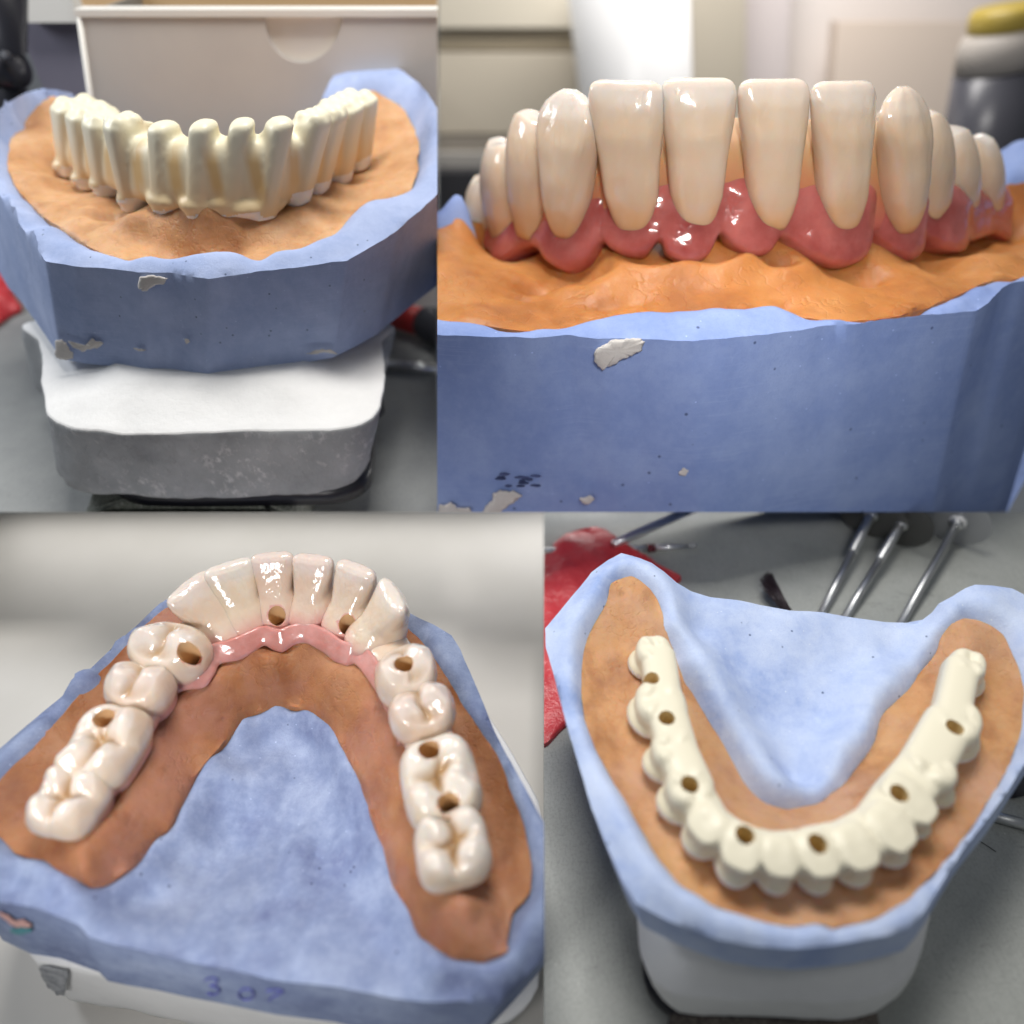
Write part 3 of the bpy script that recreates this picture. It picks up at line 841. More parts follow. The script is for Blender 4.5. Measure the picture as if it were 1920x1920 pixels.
    for i, (tp, bt, dy, wt, wb, k) in enumerate(U):
        t, nr = T_[i], N_[i]
        th = .34 if k == 0 else (.42 if k == 1 else .58)
        B = Bs[i] - nr * th; T = Ts[i] - nr * th * (.82 if k == 0 else .45)
        rings = []
        for s in np.r_[np.linspace(0, .9, 12), .94, .97, .99, 1.0]:
            c_ = B + (T - B) * s
            hw = (wt * .5) * (.92 + .08 * s) + (wb - wt) * .14 * max(0, 1 - s / .25)
            e = 1.0 if s < .93 else [1, .985, .95, .86, .62][min(4, int((s - .93) / .0175) + 1)]
            df = th * (1.0 - .30 * s); db = th * (1.0 - .40 * s) * (1.0 if k < 2 else 1.15)
            rings.append([c_ + t * hw * e * se(math.cos(a), .55) + nr * (df if math.sin(a) > 0 else db) * e * se(math.sin(a), .75) for a in np.linspace(0, 2 * math.pi, 36, endpoint=False)])
        parts.append(ring_loft(rings))
        if k > 0:                                                       # low cusps
            for u_, v_ in ((-.5, .5), (.45, .45), (-.4, -.6), (.5, -.5)):
                parts.append(ellipsoid(T + t * u_ * wt * .42 + nr * v_ * th * .55 + np.array([0, 0, -.03]), t, nr, .13, .14, .11, 14, 8))
        parts.append(ellipsoid(Bs[i] - nr * th * (1.02 if k == 0 else .98) + np.array([0, 0, .17]), t, nr, wb * (.72 if k == 0 else .60), th * (1.03 if k == 0 else 1.10), .19))
    for i in range(len(U) - 1):
        a, b = i, i + 1
        t = Bs[b] - Bs[a]; t[2] = 0; L = np.linalg.norm(t); t /= L; nr = np.array([t[1], -t[0], 0])
        h = .80 if 3 <= i <= 7 else (.88 if i in (2, 8) else .95)
        th = .40 if 3 <= i <= 7 else .5
        rings = []
        for q in np.linspace(-.1, 1.1, 7):
            B = Bs[a] + (Bs[b] - Bs[a]) * q; T = Ts[a] + (Ts[b] - Ts[a]) * q
            top = B + (T - B) * (h + .05 * (abs(q - .5) * 2) ** 2); bot = B + (T - B) * (.035 + .05 * (1 - (abs(q - .5) * 2) ** 2))
            r = []
            for al in np.linspace(0, 2 * math.pi, 28, endpoint=False):
                u = se(math.cos(al), .6); v = se(math.sin(al), .55)
                s = (v + 1) / 2; pt = bot + (top - bot) * s
                r.append(pt - nr * (th * (1 - .25 * s) + .03) + nr * u * th * (1.0 - .33 * s))
            rings.append(r)
        parts.append(ring_loft(rings))
    V, Fc, cols, mi = fuse(parts, .032, 9, [])
    cen = np.array([V[list(f_)].mean(0) for f_ in Fc])
    # owner: nearest tooth column; the white margin is its own part
    def frac(p):
        d = np.linalg.norm(Bs[None, :, :2] * .6 + Ts[None, :, :2] * .4 - p[:, None, :2], axis=2); i = d.argmin(1)
        return i, (p[:, 2] - Bs[i, 2]) / (Ts[i, 2] - Bs[i, 2])
    own, fr = frac(cen)
    lim = np.where((own <= 3) | (own >= 8), .17, .055) + .02 * np.sin(cen[:, 0] * 9)
    own = np.where(fr < lim, len(U), own)
    _, fv_ = frac(V)
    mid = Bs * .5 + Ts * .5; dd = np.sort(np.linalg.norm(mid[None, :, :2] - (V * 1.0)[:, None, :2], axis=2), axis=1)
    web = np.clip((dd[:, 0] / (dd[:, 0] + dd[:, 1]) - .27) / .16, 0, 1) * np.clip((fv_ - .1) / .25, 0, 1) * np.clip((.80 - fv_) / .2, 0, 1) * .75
    br = thing('bridge_framework', tuple(Bs.mean(0)), 'cream unglazed bridge framework with narrow separate posts, seen from the front on orange gum', 'dental bridge', 'unglazed bridge frameworks')
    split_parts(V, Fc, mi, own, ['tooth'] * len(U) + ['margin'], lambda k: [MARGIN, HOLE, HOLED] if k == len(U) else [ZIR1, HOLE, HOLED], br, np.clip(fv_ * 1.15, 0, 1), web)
    # ---- bench, carton and the things around
    zt1 = zst - .55
    bx = [P(-500, 1150, zt1), P(1400, 1150, zt1), P(1500, 170, zt1), P(-900, 170, zt1)]
    V, Fc = quad_sheet(bx); tag(obj('bench_top', V, Fc, BENCH1, None, 1, smooth=False, cap=False), kind='structure')
    yb = P(400, 330, zt1)[1]
    yb = 17.0
    # carton: front panel, tucked flap with thumb notch, lid edge
    l0 = Y(150, 30, yb); l1 = Y(1050, 30, yb)
    zlow = zt1 + .01; ztp = l0[2]
    crt = thing('carton', (l0[0] + 4, yb + 1, zt1), 'large white carton with a half round thumb notch in its front, standing behind the model', 'carton')
    xl, xr = l0[0], Y(1050, 30, yb)[0]
    nc = Y(568, 22, yb); rn = Y(641, 22, yb)[0] - nc[0]
    arc = [(nc[0] + rn * math.cos(a), ztp - .02 + rn * 1.0 * math.sin(a)) for a in np.linspace(math.pi, 2 * math.pi, 25)]
    outline = [(xl, zlow), (xr, zlow), (xr, ztp)] + [(x, z) for x, z in arc[::-1]] + [(xl, ztp)]
    n = len(outline)
    ln = lambda V: np.array([(q[0] + LEAN * .85 * (ztp - q[2]), q[1], q[2]) for q in V])
    V = ln([(x, yb, z) for x, z in outline] + [(x, yb + .06, z) for x, z in outline])
    Fc = [tuple(range(n)), tuple(range(2 * n - 1, n - 1, -1))] + [(i, (i + 1) % n, n + (i + 1) % n, n + i) for i in range(n)]
    obj('front_panel', V, Fc, CARD, crt, 1, smooth=False)
    V, Fc = box((nc[0], yb + .11, ztp - rn * .6), (rn * 1.6, 0, 0), (0, .03, 0), (0, 0, rn * .75)); obj('inner_flap', V, Fc, CARDL, crt, 1, smooth=False)
    V, Fc = box(((xl + xr) / 2, yb + .2, ztp + .05), ((xr - xl) / 2 + .08, 0, 0), (0, .24, 0), (0, 0, .06)); obj('lid_edge', V, Fc, CARDL, crt, 1, smooth=False)
    V, Fc = box((xl - .03, yb + 1.6, (ztp + zlow) / 2), (.03, 0, 0), (0, 1.6, 0), (0, 0, (ztp - zlow) / 2)); obj('side_panel', ln(V), Fc, CARDG, crt, 1, smooth=False)
    V, Fc = tube([(xl - .02, yb + .02, zlow), (xl - .02, yb + .02, ztp)], .06, 12); obj('corner_edge', ln(V), Fc, CARDL, crt, 1)
    # tan shelf above / behind the carton
    y2 = yb + 3.2
    a, b = Y(-60, 6, y2), Y(1300, -6, y2)
    V, Fc = box(((a[0] + b[0]) / 2, y2 + 1, a[2] + .05), ((b[0] - a[0]) / 2, 0, 0), (0, 1, 0), (0, 0, .28)); tag(obj('shelf_board', V, Fc, TAN, None, 1, smooth=False), 'tan wooden shelf board running behind the top of the white carton', 'shelf')
    y3 = yb + 2.4
    a, b = Y(30, 40, y3), Y(215, 40, y3)
    hh = (a[2] - zt1) / 2; V, Fc = box(((a[0] + b[0]) / 2, y3 + .5, a[2] - hh + .005), ((b[0] - a[0]) / 2, 0, 0), (0, .5, 0), (0, 0, hh)); o = obj('side_cabinet', V, Fc, VIOLET, None, 1, smooth=False); tag(o, 'plain grey violet cabinet side between the black knob post and the white carton', 'cabinet')
    a, b = Y(38, 10, y3 - .3), Y(138, 10, y3 - .3)
    V, Fc = box(((a[0] + b[0]) / 2, y3 - .1, a[2]), ((b[0] - a[0]) / 2, 0, 0), (0, .2, 0), (0, 0, .32)); tag(obj('small_box', V, Fc, CARDL, None, 1, smooth=False), 'small cream box on top of the grey violet cabinet', 'box')
    # black post with knob
    y4 = yb + 1.0
    post = thing('instrument_post', tuple(Y(-10, 330, y4)), 'black round instrument post with a knob at the far left edge', 'post')
    V, Fc = tube([Y(0, -60, y4), Y(2, 80, y4), Y(3, 170, y4), np.array([Y(3, 170, y4)[0], y4, zt1 + .01])], [.48, .48, .52, .52], 32); obj('post', V, Fc, BLACK, post, 1)
    V, Fc = lathe(Y(-10, 128, y4 - .1), (1, -.25, .05), [(.0, -.4), (.38, -.38), (.40, 0), (.40, .55), (.36, .64), (.22, .70), (0, .72)]); obj('knob', V, Fc, BLACK, post, 1)
    V, Fc = lathe(Y(13, 105, y4 - .60), (.05, -1, .25), [(0, 0), (.10, 0), (.10, .06), (.06, .08), (0, .085)]); obj('button', V, Fc, GREYH, post, 1)
    # red film at left, red and black handle and steel rod at right
    ft = zt1 + .02
    out = [P(x, y, ft + z) for x, y, z in ((-60, 500, .05), (0, 508, .3), (18, 540, .35), (41, 575, .12), (20, 588, .1), (-5, 604, .12), (-60, 640, .0))]
    fzz = RBF(out + [P(0, 560, ft + .45)])
    v, f_, bi = sheet(out, fzz, .09, .08, .05, 33); v, f_ = solid_below(v, f_, bi, ft, -.0, 1)
    tag(obj('plastic_pouch', v, f_, REDF, None, 1), 'red plastic pouch corner lying at the left of the model on the grey bench', 'plastic pouch')
    yh = P(770, 640, zt1 + .3)[1]
    h = thing('pliers_handle', tuple(P(780, 650, zt1)), 'dark grey tool handle with a red band beside the blue model', 'hand tool')
    p0, p1, p2 = P(735, 590, zt1 + .42), P(792, 604, zt1 + .45), P(900, 640, zt1 + .5)
    V, Fc = tube([p0 + (p0 - p1) * .3, p0, p0 + (p1 - p0) * .5, p1], [.22, .30, .33, .34], 24); obj('red_band', V, Fc, REDP, h, 1)
    V, Fc = tube([p1, p1 + (p2 - p1) * .12, p1 + (p2 - p1) * .4, p2], [.35, .42, .46, .40], 24); obj('grip', V, Fc, GREYH, h, 1)
    p0, p1 = P(690, 679, zt1 + .13), P(860, 696, zt1 + .13)
    V, Fc = tube([p0, p0 + (p1 - p0) * .5, p1], [.085, .11, .11], 16); tag(obj('steel_rod', V, Fc, STEEL, None, 1), 'thin shiny steel instrument rod lying below the red and grey handle', 'steel rod')
bay1()

# ================================================================== BAY 2 (upper right): finished bridge seen low from the front, blurred room behind
def bay2():
    set_bay(1370, 480, 17, 1.24)
    z0 = D(1330, 610, 9.9)[2]
    yF = P(1310, 508, z0 + .28)[1]
    # ---- teeth: top px, bottom px, distance back, half width, kind (0 incisor 1 canine 2 premolar 3 molar)
    U = [((893, 342), (888, 468), 3.0, .60, 3), ((925, 273), (922, 455), 2.2, .66, 3), ((976, 220), (968, 447), 1.4, .60, 2), ((1062, 168), (1046, 449), .6, .56, 1),
         ((1171, 152), (1182, 442), .15, .55, 0), ((1313, 147), (1309, 438), 0, .53, 0), ((1456, 149), (1459, 437), .05, .525, 0), ((1589, 153), (1597, 440), .20, .53, 0),
         ((1703, 163), (1716, 440), .65, .54, 1), ((1768, 217), (1773, 438), 1.4, .60, 2), ((1814, 247), (1828, 432), 2.1, .62, 2), ((1858, 263), (1872, 430), 2.8, .60, 3)]
    Bs = np.array([Y(*b, yF + dy) for t_, b, dy, w, k in U]); Ts = np.array([Y(*t_, yF + dy + (.16 if k < 2 else .10)) for t_, b, dy, w, k in U])
    T_ = arch_frames(Bs); N_ = np.c_[T_[:, 1], -T_[:, 0], T_[:, 2] * 0]
    br = thing('dental_bridge', tuple(Bs[5]), 'glossy finished bridge seen low from front, long tapered incisors rising from red pink gum', 'dental bridge', 'finished porcelain bridges')
    for i, (tp, bt, dy, w, k) in enumerate(U):
        t, nr = T_[i], N_[i]
        B, T = Bs[i], Ts[i]
        if k < 2:
            B = B - nr * .26; T = T - nr * .10
            V, Fc, c = anterior(B, T, t, nr, w, .30 if k == 0 else .38, .42, k == 1, neck=.48 if k == 0 else .44, flat=.86)
        else:
            V, Fc, c = posterior(B - nr * .46, T - nr * .48 - np.array([0, 0, .08]), t, nr, w, (.58 if k == 2 else .62), PREM if k == 2 else MOLAR, .16, neck=.62, lob=.03)
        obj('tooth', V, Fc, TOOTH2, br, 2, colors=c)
    for i in range(len(U) - 1):
        a, b = i, i + 1; rings = []; hs = []
        t = Bs[b] - Bs[a]; t[2] = 0; t /= np.linalg.norm(t); nr = np.array([t[1], -t[0], 0])
        fr_ = [.10, .10, .10, .06, .03, .02, .02, .03, .05, .10, .10][i]
        for s in np.linspace(0, .74, 14):
            A_ = Bs[a] + (Ts[a] - Bs[a]) * s; B_ = Bs[b] + (Ts[b] - Bs[b]) * s; c_ = (A_ + B_) / 2; L = np.linalg.norm(B_ - A_) * .5
            e = 1 if s < .62 else max(.25, (.76 - s) / .14)
            rings.append([c_ - nr * (.42 - fr_) + t * L * se(math.cos(q), .6) + nr * (.17 - .07 * s) * e * se(math.sin(q), .6) for q in np.linspace(0, 2 * math.pi, 24, endpoint=False)]); hs += [s / .74] * 24
        V, Fc = ring_loft(rings); obj('web', V, Fc, WEB2, br, 2, colors={'height': hs + [0, 1]})
    # ---- pink gum: stations (px, py of the lower margin, distance back, bulge)
    G = [((868, 478), 3.5, .40), ((886, 496), 3.1, .52), ((910, 484), 2.6, .44), ((942, 512), 2.0, .58), ((974, 484), 1.6, .46), ((1004, 480), 1.2, .46), ((1030, 508), .85, .52), ((1066, 527), .6, .55), ((1098, 512), .45, .48), ((1118, 472), .36, .28),
         ((1140, 484), .28, .33), ((1170, 498), .18, .40), ((1205, 498), .10, .40), ((1234, 470), .05, .32), ((1252, 497), .02, .42), ((1290, 512), 0, .48), ((1325, 500), 0, .40), ((1354, 458), .0, .24), ((1375, 478), .0, .33), ((1405, 498), .02, .40),
         ((1440, 494), .05, .39), ((1472, 464), .10, .25), ((1494, 478), .12, .28), ((1520, 502), .16, .44), ((1565, 518), .24, .50), ((1602, 511), .34, .47), ((1630, 488), .46, .36), ((1644, 446), .54, .22), ((1656, 472), .6, .34), ((1690, 506), .75, .48), ((1722, 494), .95, .42), ((1738, 458), 1.1, .28), ((1760, 482), 1.35, .46), ((1790, 488), 1.65, .50),
         ((1812, 472), 1.95, .42), ((1838, 460), 2.3, .42), ((1862, 452), 2.65, .42), ((1884, 464), 3.0, .44), ((1896, 444), 3.25, .30)]
    ts = np.arange(len(G)); tq = np.linspace(0, len(G) - 1, 260)
    low = np.array([Y(*p, yF + dy) for p, dy, b in G]); lq = resample(low, ts, tq); bq = resample([b for *_, b in G], ts, tq)[:, 0]
    pq = resample(np.array([p[0] for p, *_ in G], float), ts, tq)[:, 0]
    Tq = np.gradient(lq[:, :2], axis=0)
    k_ = np.ones(31) / 31
    Tq = np.c_[np.convolve(np.pad(Tq[:, 0], 15, 'edge'), k_, 'valid'), np.convolve(np.pad(Tq[:, 1], 15, 'edge'), k_, 'valid')]
    Tq /= np.linalg.norm(Tq, axis=1)[:, None]
    ztop = resample([Y(p[0], 335 + abs(p[0] - 1385) * .05, yF + dy)[2] for p, dy, b in G], ts, tq)[:, 0]
    st = []
    for q in range(len(tq)):
        n2 = np.array([Tq[q, 1], -Tq[q, 0]])
        c = lq[q, :2] - n2 * .44
        st.append((c, n2, lq[q, 2], ztop[q], bq[q] + .07, .40))
    n = 44; rings = []
    for (c, nr, zb, zt, fr, bk) in st:
        r = []
        for k in range(n):
            th = 2 * math.pi * k / n; cx, sz = math.cos(th), math.sin(th)
            z = (zb + zt) / 2 + (zt - zb) / 2 * se(sz, .85); h = (z - zb) / (zt - zb)
            # rolled lower border, then a hollow between the roots
            prof = np.interp(h, [0, .06, .16, .30, .45, .62, .8, 1], [.25, .72, 1.0, .90, .74, .64, .54, .2])
            off = (fr if cx > 0 else bk) * se(cx, .30) * prof
            r.append(np.array([c[0] + nr[0] * off, c[1] + nr[1] * off, z]))
        rings.append(r)
    V, Fc = ring_loft(rings); obj('gum', V, Fc, GUM2, br, 2)
    # ---- orange gum insert and blue plaster jaw
    rim = pz([(690, 622, 0), (780, 624, 0), (830, 627, 0), (880, 630, 0), (930, 634, 0), (1000, 634, 0), (1060, 628, 0), (1120, 633, 0), (1180, 633, 0), (1240, 637, 0), (1300, 640, 0), (1360, 636, 0), (1420, 628, 0), (1480, 620, 0), (1540, 612, 0),
              (1600, 607, 0), (1650, 600, 0), (1700, 595, 0), (1760, 590, 0), (1829, 584, .0), (1840, 574, .03), (1856, 558, .08), (1878, 541, .13), (1900, 531, .17), (1925, 526, .2), (2000, 500, .3), (2080, 430, .5), (2080, 330, .85), (2000, 276, 1.05),
              (1930, 268, 1.1), (1880, 280, 1.05), (1830, 330, .5), (1700, 370, -.3), (1400, 385, -.45), (1100, 400, -.3), (900, 392, .35), (865, 386, .55), (830, 392, .6), (780, 410, .5), (720, 450, .35), (690, 530, .15)], z0)
    ob = pz([(700, 598, .02), (780, 600, .02), (825, 604, .01), (870, 606, .0), (920, 613, -.01), (965, 621, -.02), (1010, 620, -.02), (1060, 616, -.01), (1100, 608, 0), (1150, 599, .01), (1200, 594, .02), (1270, 592, .02), (1330, 588, .02), (1400, 585, .02), (1450, 584, .02),
             (1490, 592, .01), (1540, 600, 0), (1590, 602, 0), (1640, 598, .0), (1690, 590, .01), (1740, 575, .04), (1780, 560, .07), (1820, 540, .12), (1860, 526, .15), (1920, 518, .18), (1990, 490, .26), (2050, 420, .45), (2030, 370, .62), (1960, 345, .72), (1890, 345, .72), (1850, 380, .4),
             (1700, 400, -.15), (1400, 410, -.25), (1100, 415, -.1), (930, 420, .25), (880, 412, .42), (840, 420, .45), (800, 440, .42), (740, 480, .3), (705, 540, .14)], z0)
    gl = [q + np.array([0, 0, -.06]) for q in low[::2]]
    gb = [q + np.array([0, .85, .16]) for q in low[::3]]
    ctrl = ob + gl + gb + pz([(1000, 580, .03), (1150, 565, .08), (1300, 560, .1), (1450, 555, .1), (1600, 565, .05), (1750, 545, .12), (900, 570, .08), (840, 550, .15), (1860, 480, .3), (850, 490, .3)], z0)
    fz = RBF(ctrl)
    def oz(xy):
        z = fz(xy)
        for (px, py, r, a, ex) in ((1120, 540, .30, .17, 1.6), (1200, 528, .25, .13, 2.2), (1290, 528, .25, .14, 3), (1390, 524, .25, .13, 3), (1470, 528, .24, .10, 2), (1130, 562, .13, -.12, 2.5), (1185, 556, .13, -.10, 2.5), (1060, 535, .2, .1, 1.3), (960, 505, .25, .12, 1.5), (985, 540, .1, -.10, 2.5), (1480, 560, .1, -.10, 1.2), (1540, 545, .2, .06, 2)):
            q = P(px, py, z0 + .15)
            z = z + a * np.exp(-((xy[:, 0] - q[0]) ** 2 / ex ** 2 + (xy[:, 1] - q[1]) ** 2) / r ** 2)
        for px, py in ((1112, 494), (1236, 492), (1352, 486), (1472, 486), (1645, 474), (1000, 492)):
            q = Y(px, py, yF + .10); z = z - .28 * np.exp(-(((xy[:, 0] - q[0]) / 1.5) ** 2 + (xy[:, 1] - q[1]) ** 2) / .17 ** 2)
        return z
    base = P(1370, 900, z0 - 2)
    model = thing('dental_model', (base[0], base[1] + 2, z0 - 5.5), 'deep blue plaster jaw model seen close and low, vivid orange gum insert on top', 'dental model')
    ov, of, obi = sheet(ob, oz, .075, .05, .05, 25); ov, of = solid_below(ov, of, obi, z0 - .9, .02, 2)
    obj('gum_insert', ov, of, OR2, model, 2, sharp=50)
    fb = RBF(rim + [np.array([p[0], p[1], p[2] - .03]) for p in ob] + inset(ob, .12, -.22) + [q - np.array([0, 0, .8]) for q in gl + gb])
    bv, bf, bbi = sheet(rim, fb, .085, .03, .04, 28, 0)
    yl = P(1400, 630, z0)[1]
    bv, bf = solid_below(bv, bf, bbi, z0 - 5.2, .0, 16, .004, 3)
    zfl = z0 - 1.7; yth = P(1829, 584, z0)[1] + 1.7
    cq = P(1829, 584, z0)
    up_ = ((bv[:, 1] > yth) | ((bv[:, 0] < cq[0] - .1) & (bv[:, 1] > cq[1] + .15))) & (bv[:, 2] < zfl)
    bv[:, 2] = np.where(up_, zfl, bv[:, 2])
    obj('plaster_jaw', bv, bf, BLUE2, model, 2, sharp=38)
    ff = lambda dy: (lambda a, b: Y(a, b, np.interp(a, [780, 1000, 1330, 1700, 1829], [P(780, 624, z0)[1], P(1000, 634, z0)[1], P(1330, 638, z0)[1], P(1700, 595, z0)[1], P(1829, 584, z0)[1]]) + dy))
    chip('plaster_splash', [(1116, 655), (1130, 645), (1150, 638), (1175, 634), (1200, 633), (1211, 641), (1203, 655), (1185, 667), (1165, 676), (1140, 688), (1128, 694), (1113, 678)], ff(-.03), CHIP, model, 2, .05)
    chip('plaster_splash', [(925, 925), (945, 919), (965, 922), (978, 930), (965, 941), (950, 952), (935, 962), (905, 964), (912, 948), (922, 938)], ff(-.03), CHIP, model, 2, .03)
    chip('plaster_splash', [(1088, 933), (1105, 930), (1116, 936), (1104, 947), (1090, 945)], ff(-.03), CHIP, model, 2, .03)
    chip('plaster_splash', [(826, 948), (850, 944), (858, 952), (880, 952), (882, 965), (822, 965)], ff(-.03), CHIP, model, 2, .03)
    chip('plaster_splash', [(1274, 882), (1284, 878), (1292, 884), (1284, 893), (1275, 891)], ff(-.03), CHIP, model, 2, .015)
    V, Fc = [], []
    pit = []
    rr = random.Random(5)
    for k in range(16):
        a, b = rr.uniform(935, 1010), 890 + rr.choice([0, 7, 14, 22]) + rr.uniform(-3, 3)
        q = ff(-.03)(a, b); pit.append(ellipsoid(q, np.array([1., 0, 0]), np.array([0, 1., 0]), rr.uniform(.04, .1), .03, rr.uniform(.008, .02), 10, 6))
    V, Fc = merge(*pit); obj('scratch_mark', V, Fc, INKD, model, 2)
    # ---- blurred room
    zt = D(1370, 420, 30)[2]
    def slab(name, px0, py0, px1, py1, y, dep, m, label, cat, parent=None, part=None):
        a, b = Y(px0, py0, y), Y(px1, py1, y)
        V, Fc = box(((a[0] + b[0]) / 2, y + dep / 2, (a[2] + b[2]) / 2), ((b[0] - a[0]) / 2, 0, 0), (0, dep / 2, 0), (0, 0, abs(a[2] - b[2]) / 2))
        V[:, 0] += LEAN * (a[2] - V[:, 2])
        o = obj(part or name, V, Fc, m, parent, 2, smooth=False)
        if not parent: tag(o, label, cat)
        return o
    slab('back_wall', 500, -260, 2300, 520, 46, .4, WALLW, 'pale pinkish white wall far behind the teeth', 'wall')
    cab = thing('drawer_cabinet', tuple(Y(940, 330, 40)), 'cream drawer cabinet with grey gaps, blurred at the upper left behind the teeth', 'cabinet')
    slab('x', 600, -150, 1112, 400, 40.2, 4, CREAM, '', '', cab, 'carcass')
    slab('x', 600, -120, 1090, 52, 39.6, .6, CREAML, '', '', cab, 'drawer_front')
    slab('x', 600, 62, 1100, 92, 39.9, .3, OLIVE, '', '', cab, 'drawer_gap')
    slab('x', 600, 98, 1095, 250, 39.7, .5, CREAM, '', '', cab, 'drawer_front')
    slab('x', 600, 256, 1040, 284, 39.5, .7, GREYB, '', '', cab, 'drawer_gap')
    slab('x', 600, 288, 1040, 318, 38.9, 1.0, GREYL, '', '', cab, 'ledge')
    slab('kickboard', 600, 324, 1040, 560, 37.5, 1.2, DARKB, 'dark board below the cream drawer cabinet', 'board')
    c = Y(1193, 200, 36); r0 = Y(1296, 200, 36)[0] - c[0]
    can = thing('plastic_bottle', (c[0], c[1], c[2] - 4), 'tall white plastic bottle blurred behind the left front teeth', 'bottle')
    top = Y(1193, -120, 36)
    V, Fc = lathe((c[0] + LEAN * 5, c[1], c[2] - 5), (-LEAN, 0, 1), [(r0 * .98, 0), (r0, .2), (r0, top[2] - c[2] + 5)], 40); obj('body', V, Fc, WHITEB, can, 2)
    V, Fc = lathe((c[0] + LEAN * 5, c[1], c[2] - 5), (-LEAN, 0, 1), [(r0 * .9, 0), (r0 * 1.02, 0), (r0 * 1.02, .6), (r0 * .9, .7)], 40); obj('base_rim', V, Fc, LABELB, can, 2)
    # window frames on the wall
    slab('window_post', 1290, -200, 1306, 420, 42, .6, OLIVEG, 'grey olive window post right of the white bottle', 'post')
    slab('window_post', 1362, -200, 1376, 420, 44, .4, GREYP, 'pale grey window post in the bright wall', 'post')
    slab('wall_cabinet', 1570, 40, 1740, 520, 43, 1.0, WARMW, 'warm white cabinet door blurred beside the yellow capped jar', 'cabinet')
    # jar with yellow cap
    c = Y(1842, 290, 30); R_ = Y(1914, 290, 30)[0] - c[0]
    jar = thing('jar', (c[0], c[1], c[2] - 2), 'dark grey jar with pale shoulder and yellow cap blurred at the upper right', 'jar')
    zz = lambda py: Y(1842, py, 30)[2]
    V, Fc = lathe((c[0] + LEAN * (c[2] - zz(330)), c[1], zz(330)), (-LEAN, 0, 1), [(R_ * .95, -1.5), (R_, -1.4), (R_ * 1.0, 0), (R_ * .99, zz(128) - zz(330))], 40); obj('body', V, Fc, JARG, jar, 2)
    V, Fc = lathe((c[0] + LEAN * (c[2] - zz(128)), c[1], zz(128)), (-LEAN, 0, 1), [(R_ * .97, 0), (R_ * .97, zz(80) - zz(128)), (R_ * .90, zz(62) - zz(128)), (R_ * .80, zz(52) - zz(128))], 40); obj('shoulder', V, Fc, JARW, jar, 2)
    V, Fc = lathe((c[0] + LEAN * (c[2] - zz(54)), c[1], zz(54)), (-LEAN, 0, 1), [(R_ * .80, 0), (R_ * .84, .1), (R_ * .84, zz(18) - zz(54)), (R_ * .76, zz(8) - zz(54))], 40); obj('cap', V, Fc, YELLOW, jar, 2)
    zt = zfl - .01
    bx = [np.array(q) for q in ((-14., yth + .15, zt), (24., yth + .15, zt), (24., yth + 5, zt), (-14., yth + 5, zt))]
    V, Fc = quad_sheet(bx); tag(obj('bench_top', V, Fc, BENCH1, None, 2, smooth=False, cap=False), kind='structure')
    
INKD = mat('dark_blue_scuff', (.06, .075, .17), .7, .2)
WALLW = mat('warm_white_wall', (.80, .74, .70), .7, .2)
CREAM = mat('cream_laminate', (.58, .52, .42), .5, .3)
CREAML = mat('light_cream_laminate', (.62, .57, .47), .5, .3)
OLIVE = mat('olive_grey_gap', (.34, .29, .21), .6, .2)
OLIVEL = mat('olive_brown_resin', (.47, .41, .29), .5, .3)
OLIVEG = mat('olive_grey_paint', (.42, .38, .31), .6, .2)
GREYB = mat('grey_band_paint', (.30, .27, .23), .6, .2)
GREYL = mat('light_grey_ledge', (.44, .42, .39), .5, .3)
GREYP = mat('pale_grey_paint', (.62, .56, .55), .6, .2)
DARKB = mat('charcoal_board', (.045, .045, .05), .6, .2)
WHITEB = mat('white_bottle_plastic', (.68, .68, .68), .35, .4)
LABELB = mat('bluish_white_label', (.74, .77, .82), .5, .3)
WARMW = mat('warm_white_door', (.78, .66, .56), .6, .2)
JARG = mat('dark_grey_jar_glass', (.075, .075, .09), .3, .5)
JARW = mat('pale_grey_jar_label', (.46, .42, .38), .5, .3)
YELLOW = mat('yellow_cap_plastic', (.42, .31, .06), .4, .4)
bay2()

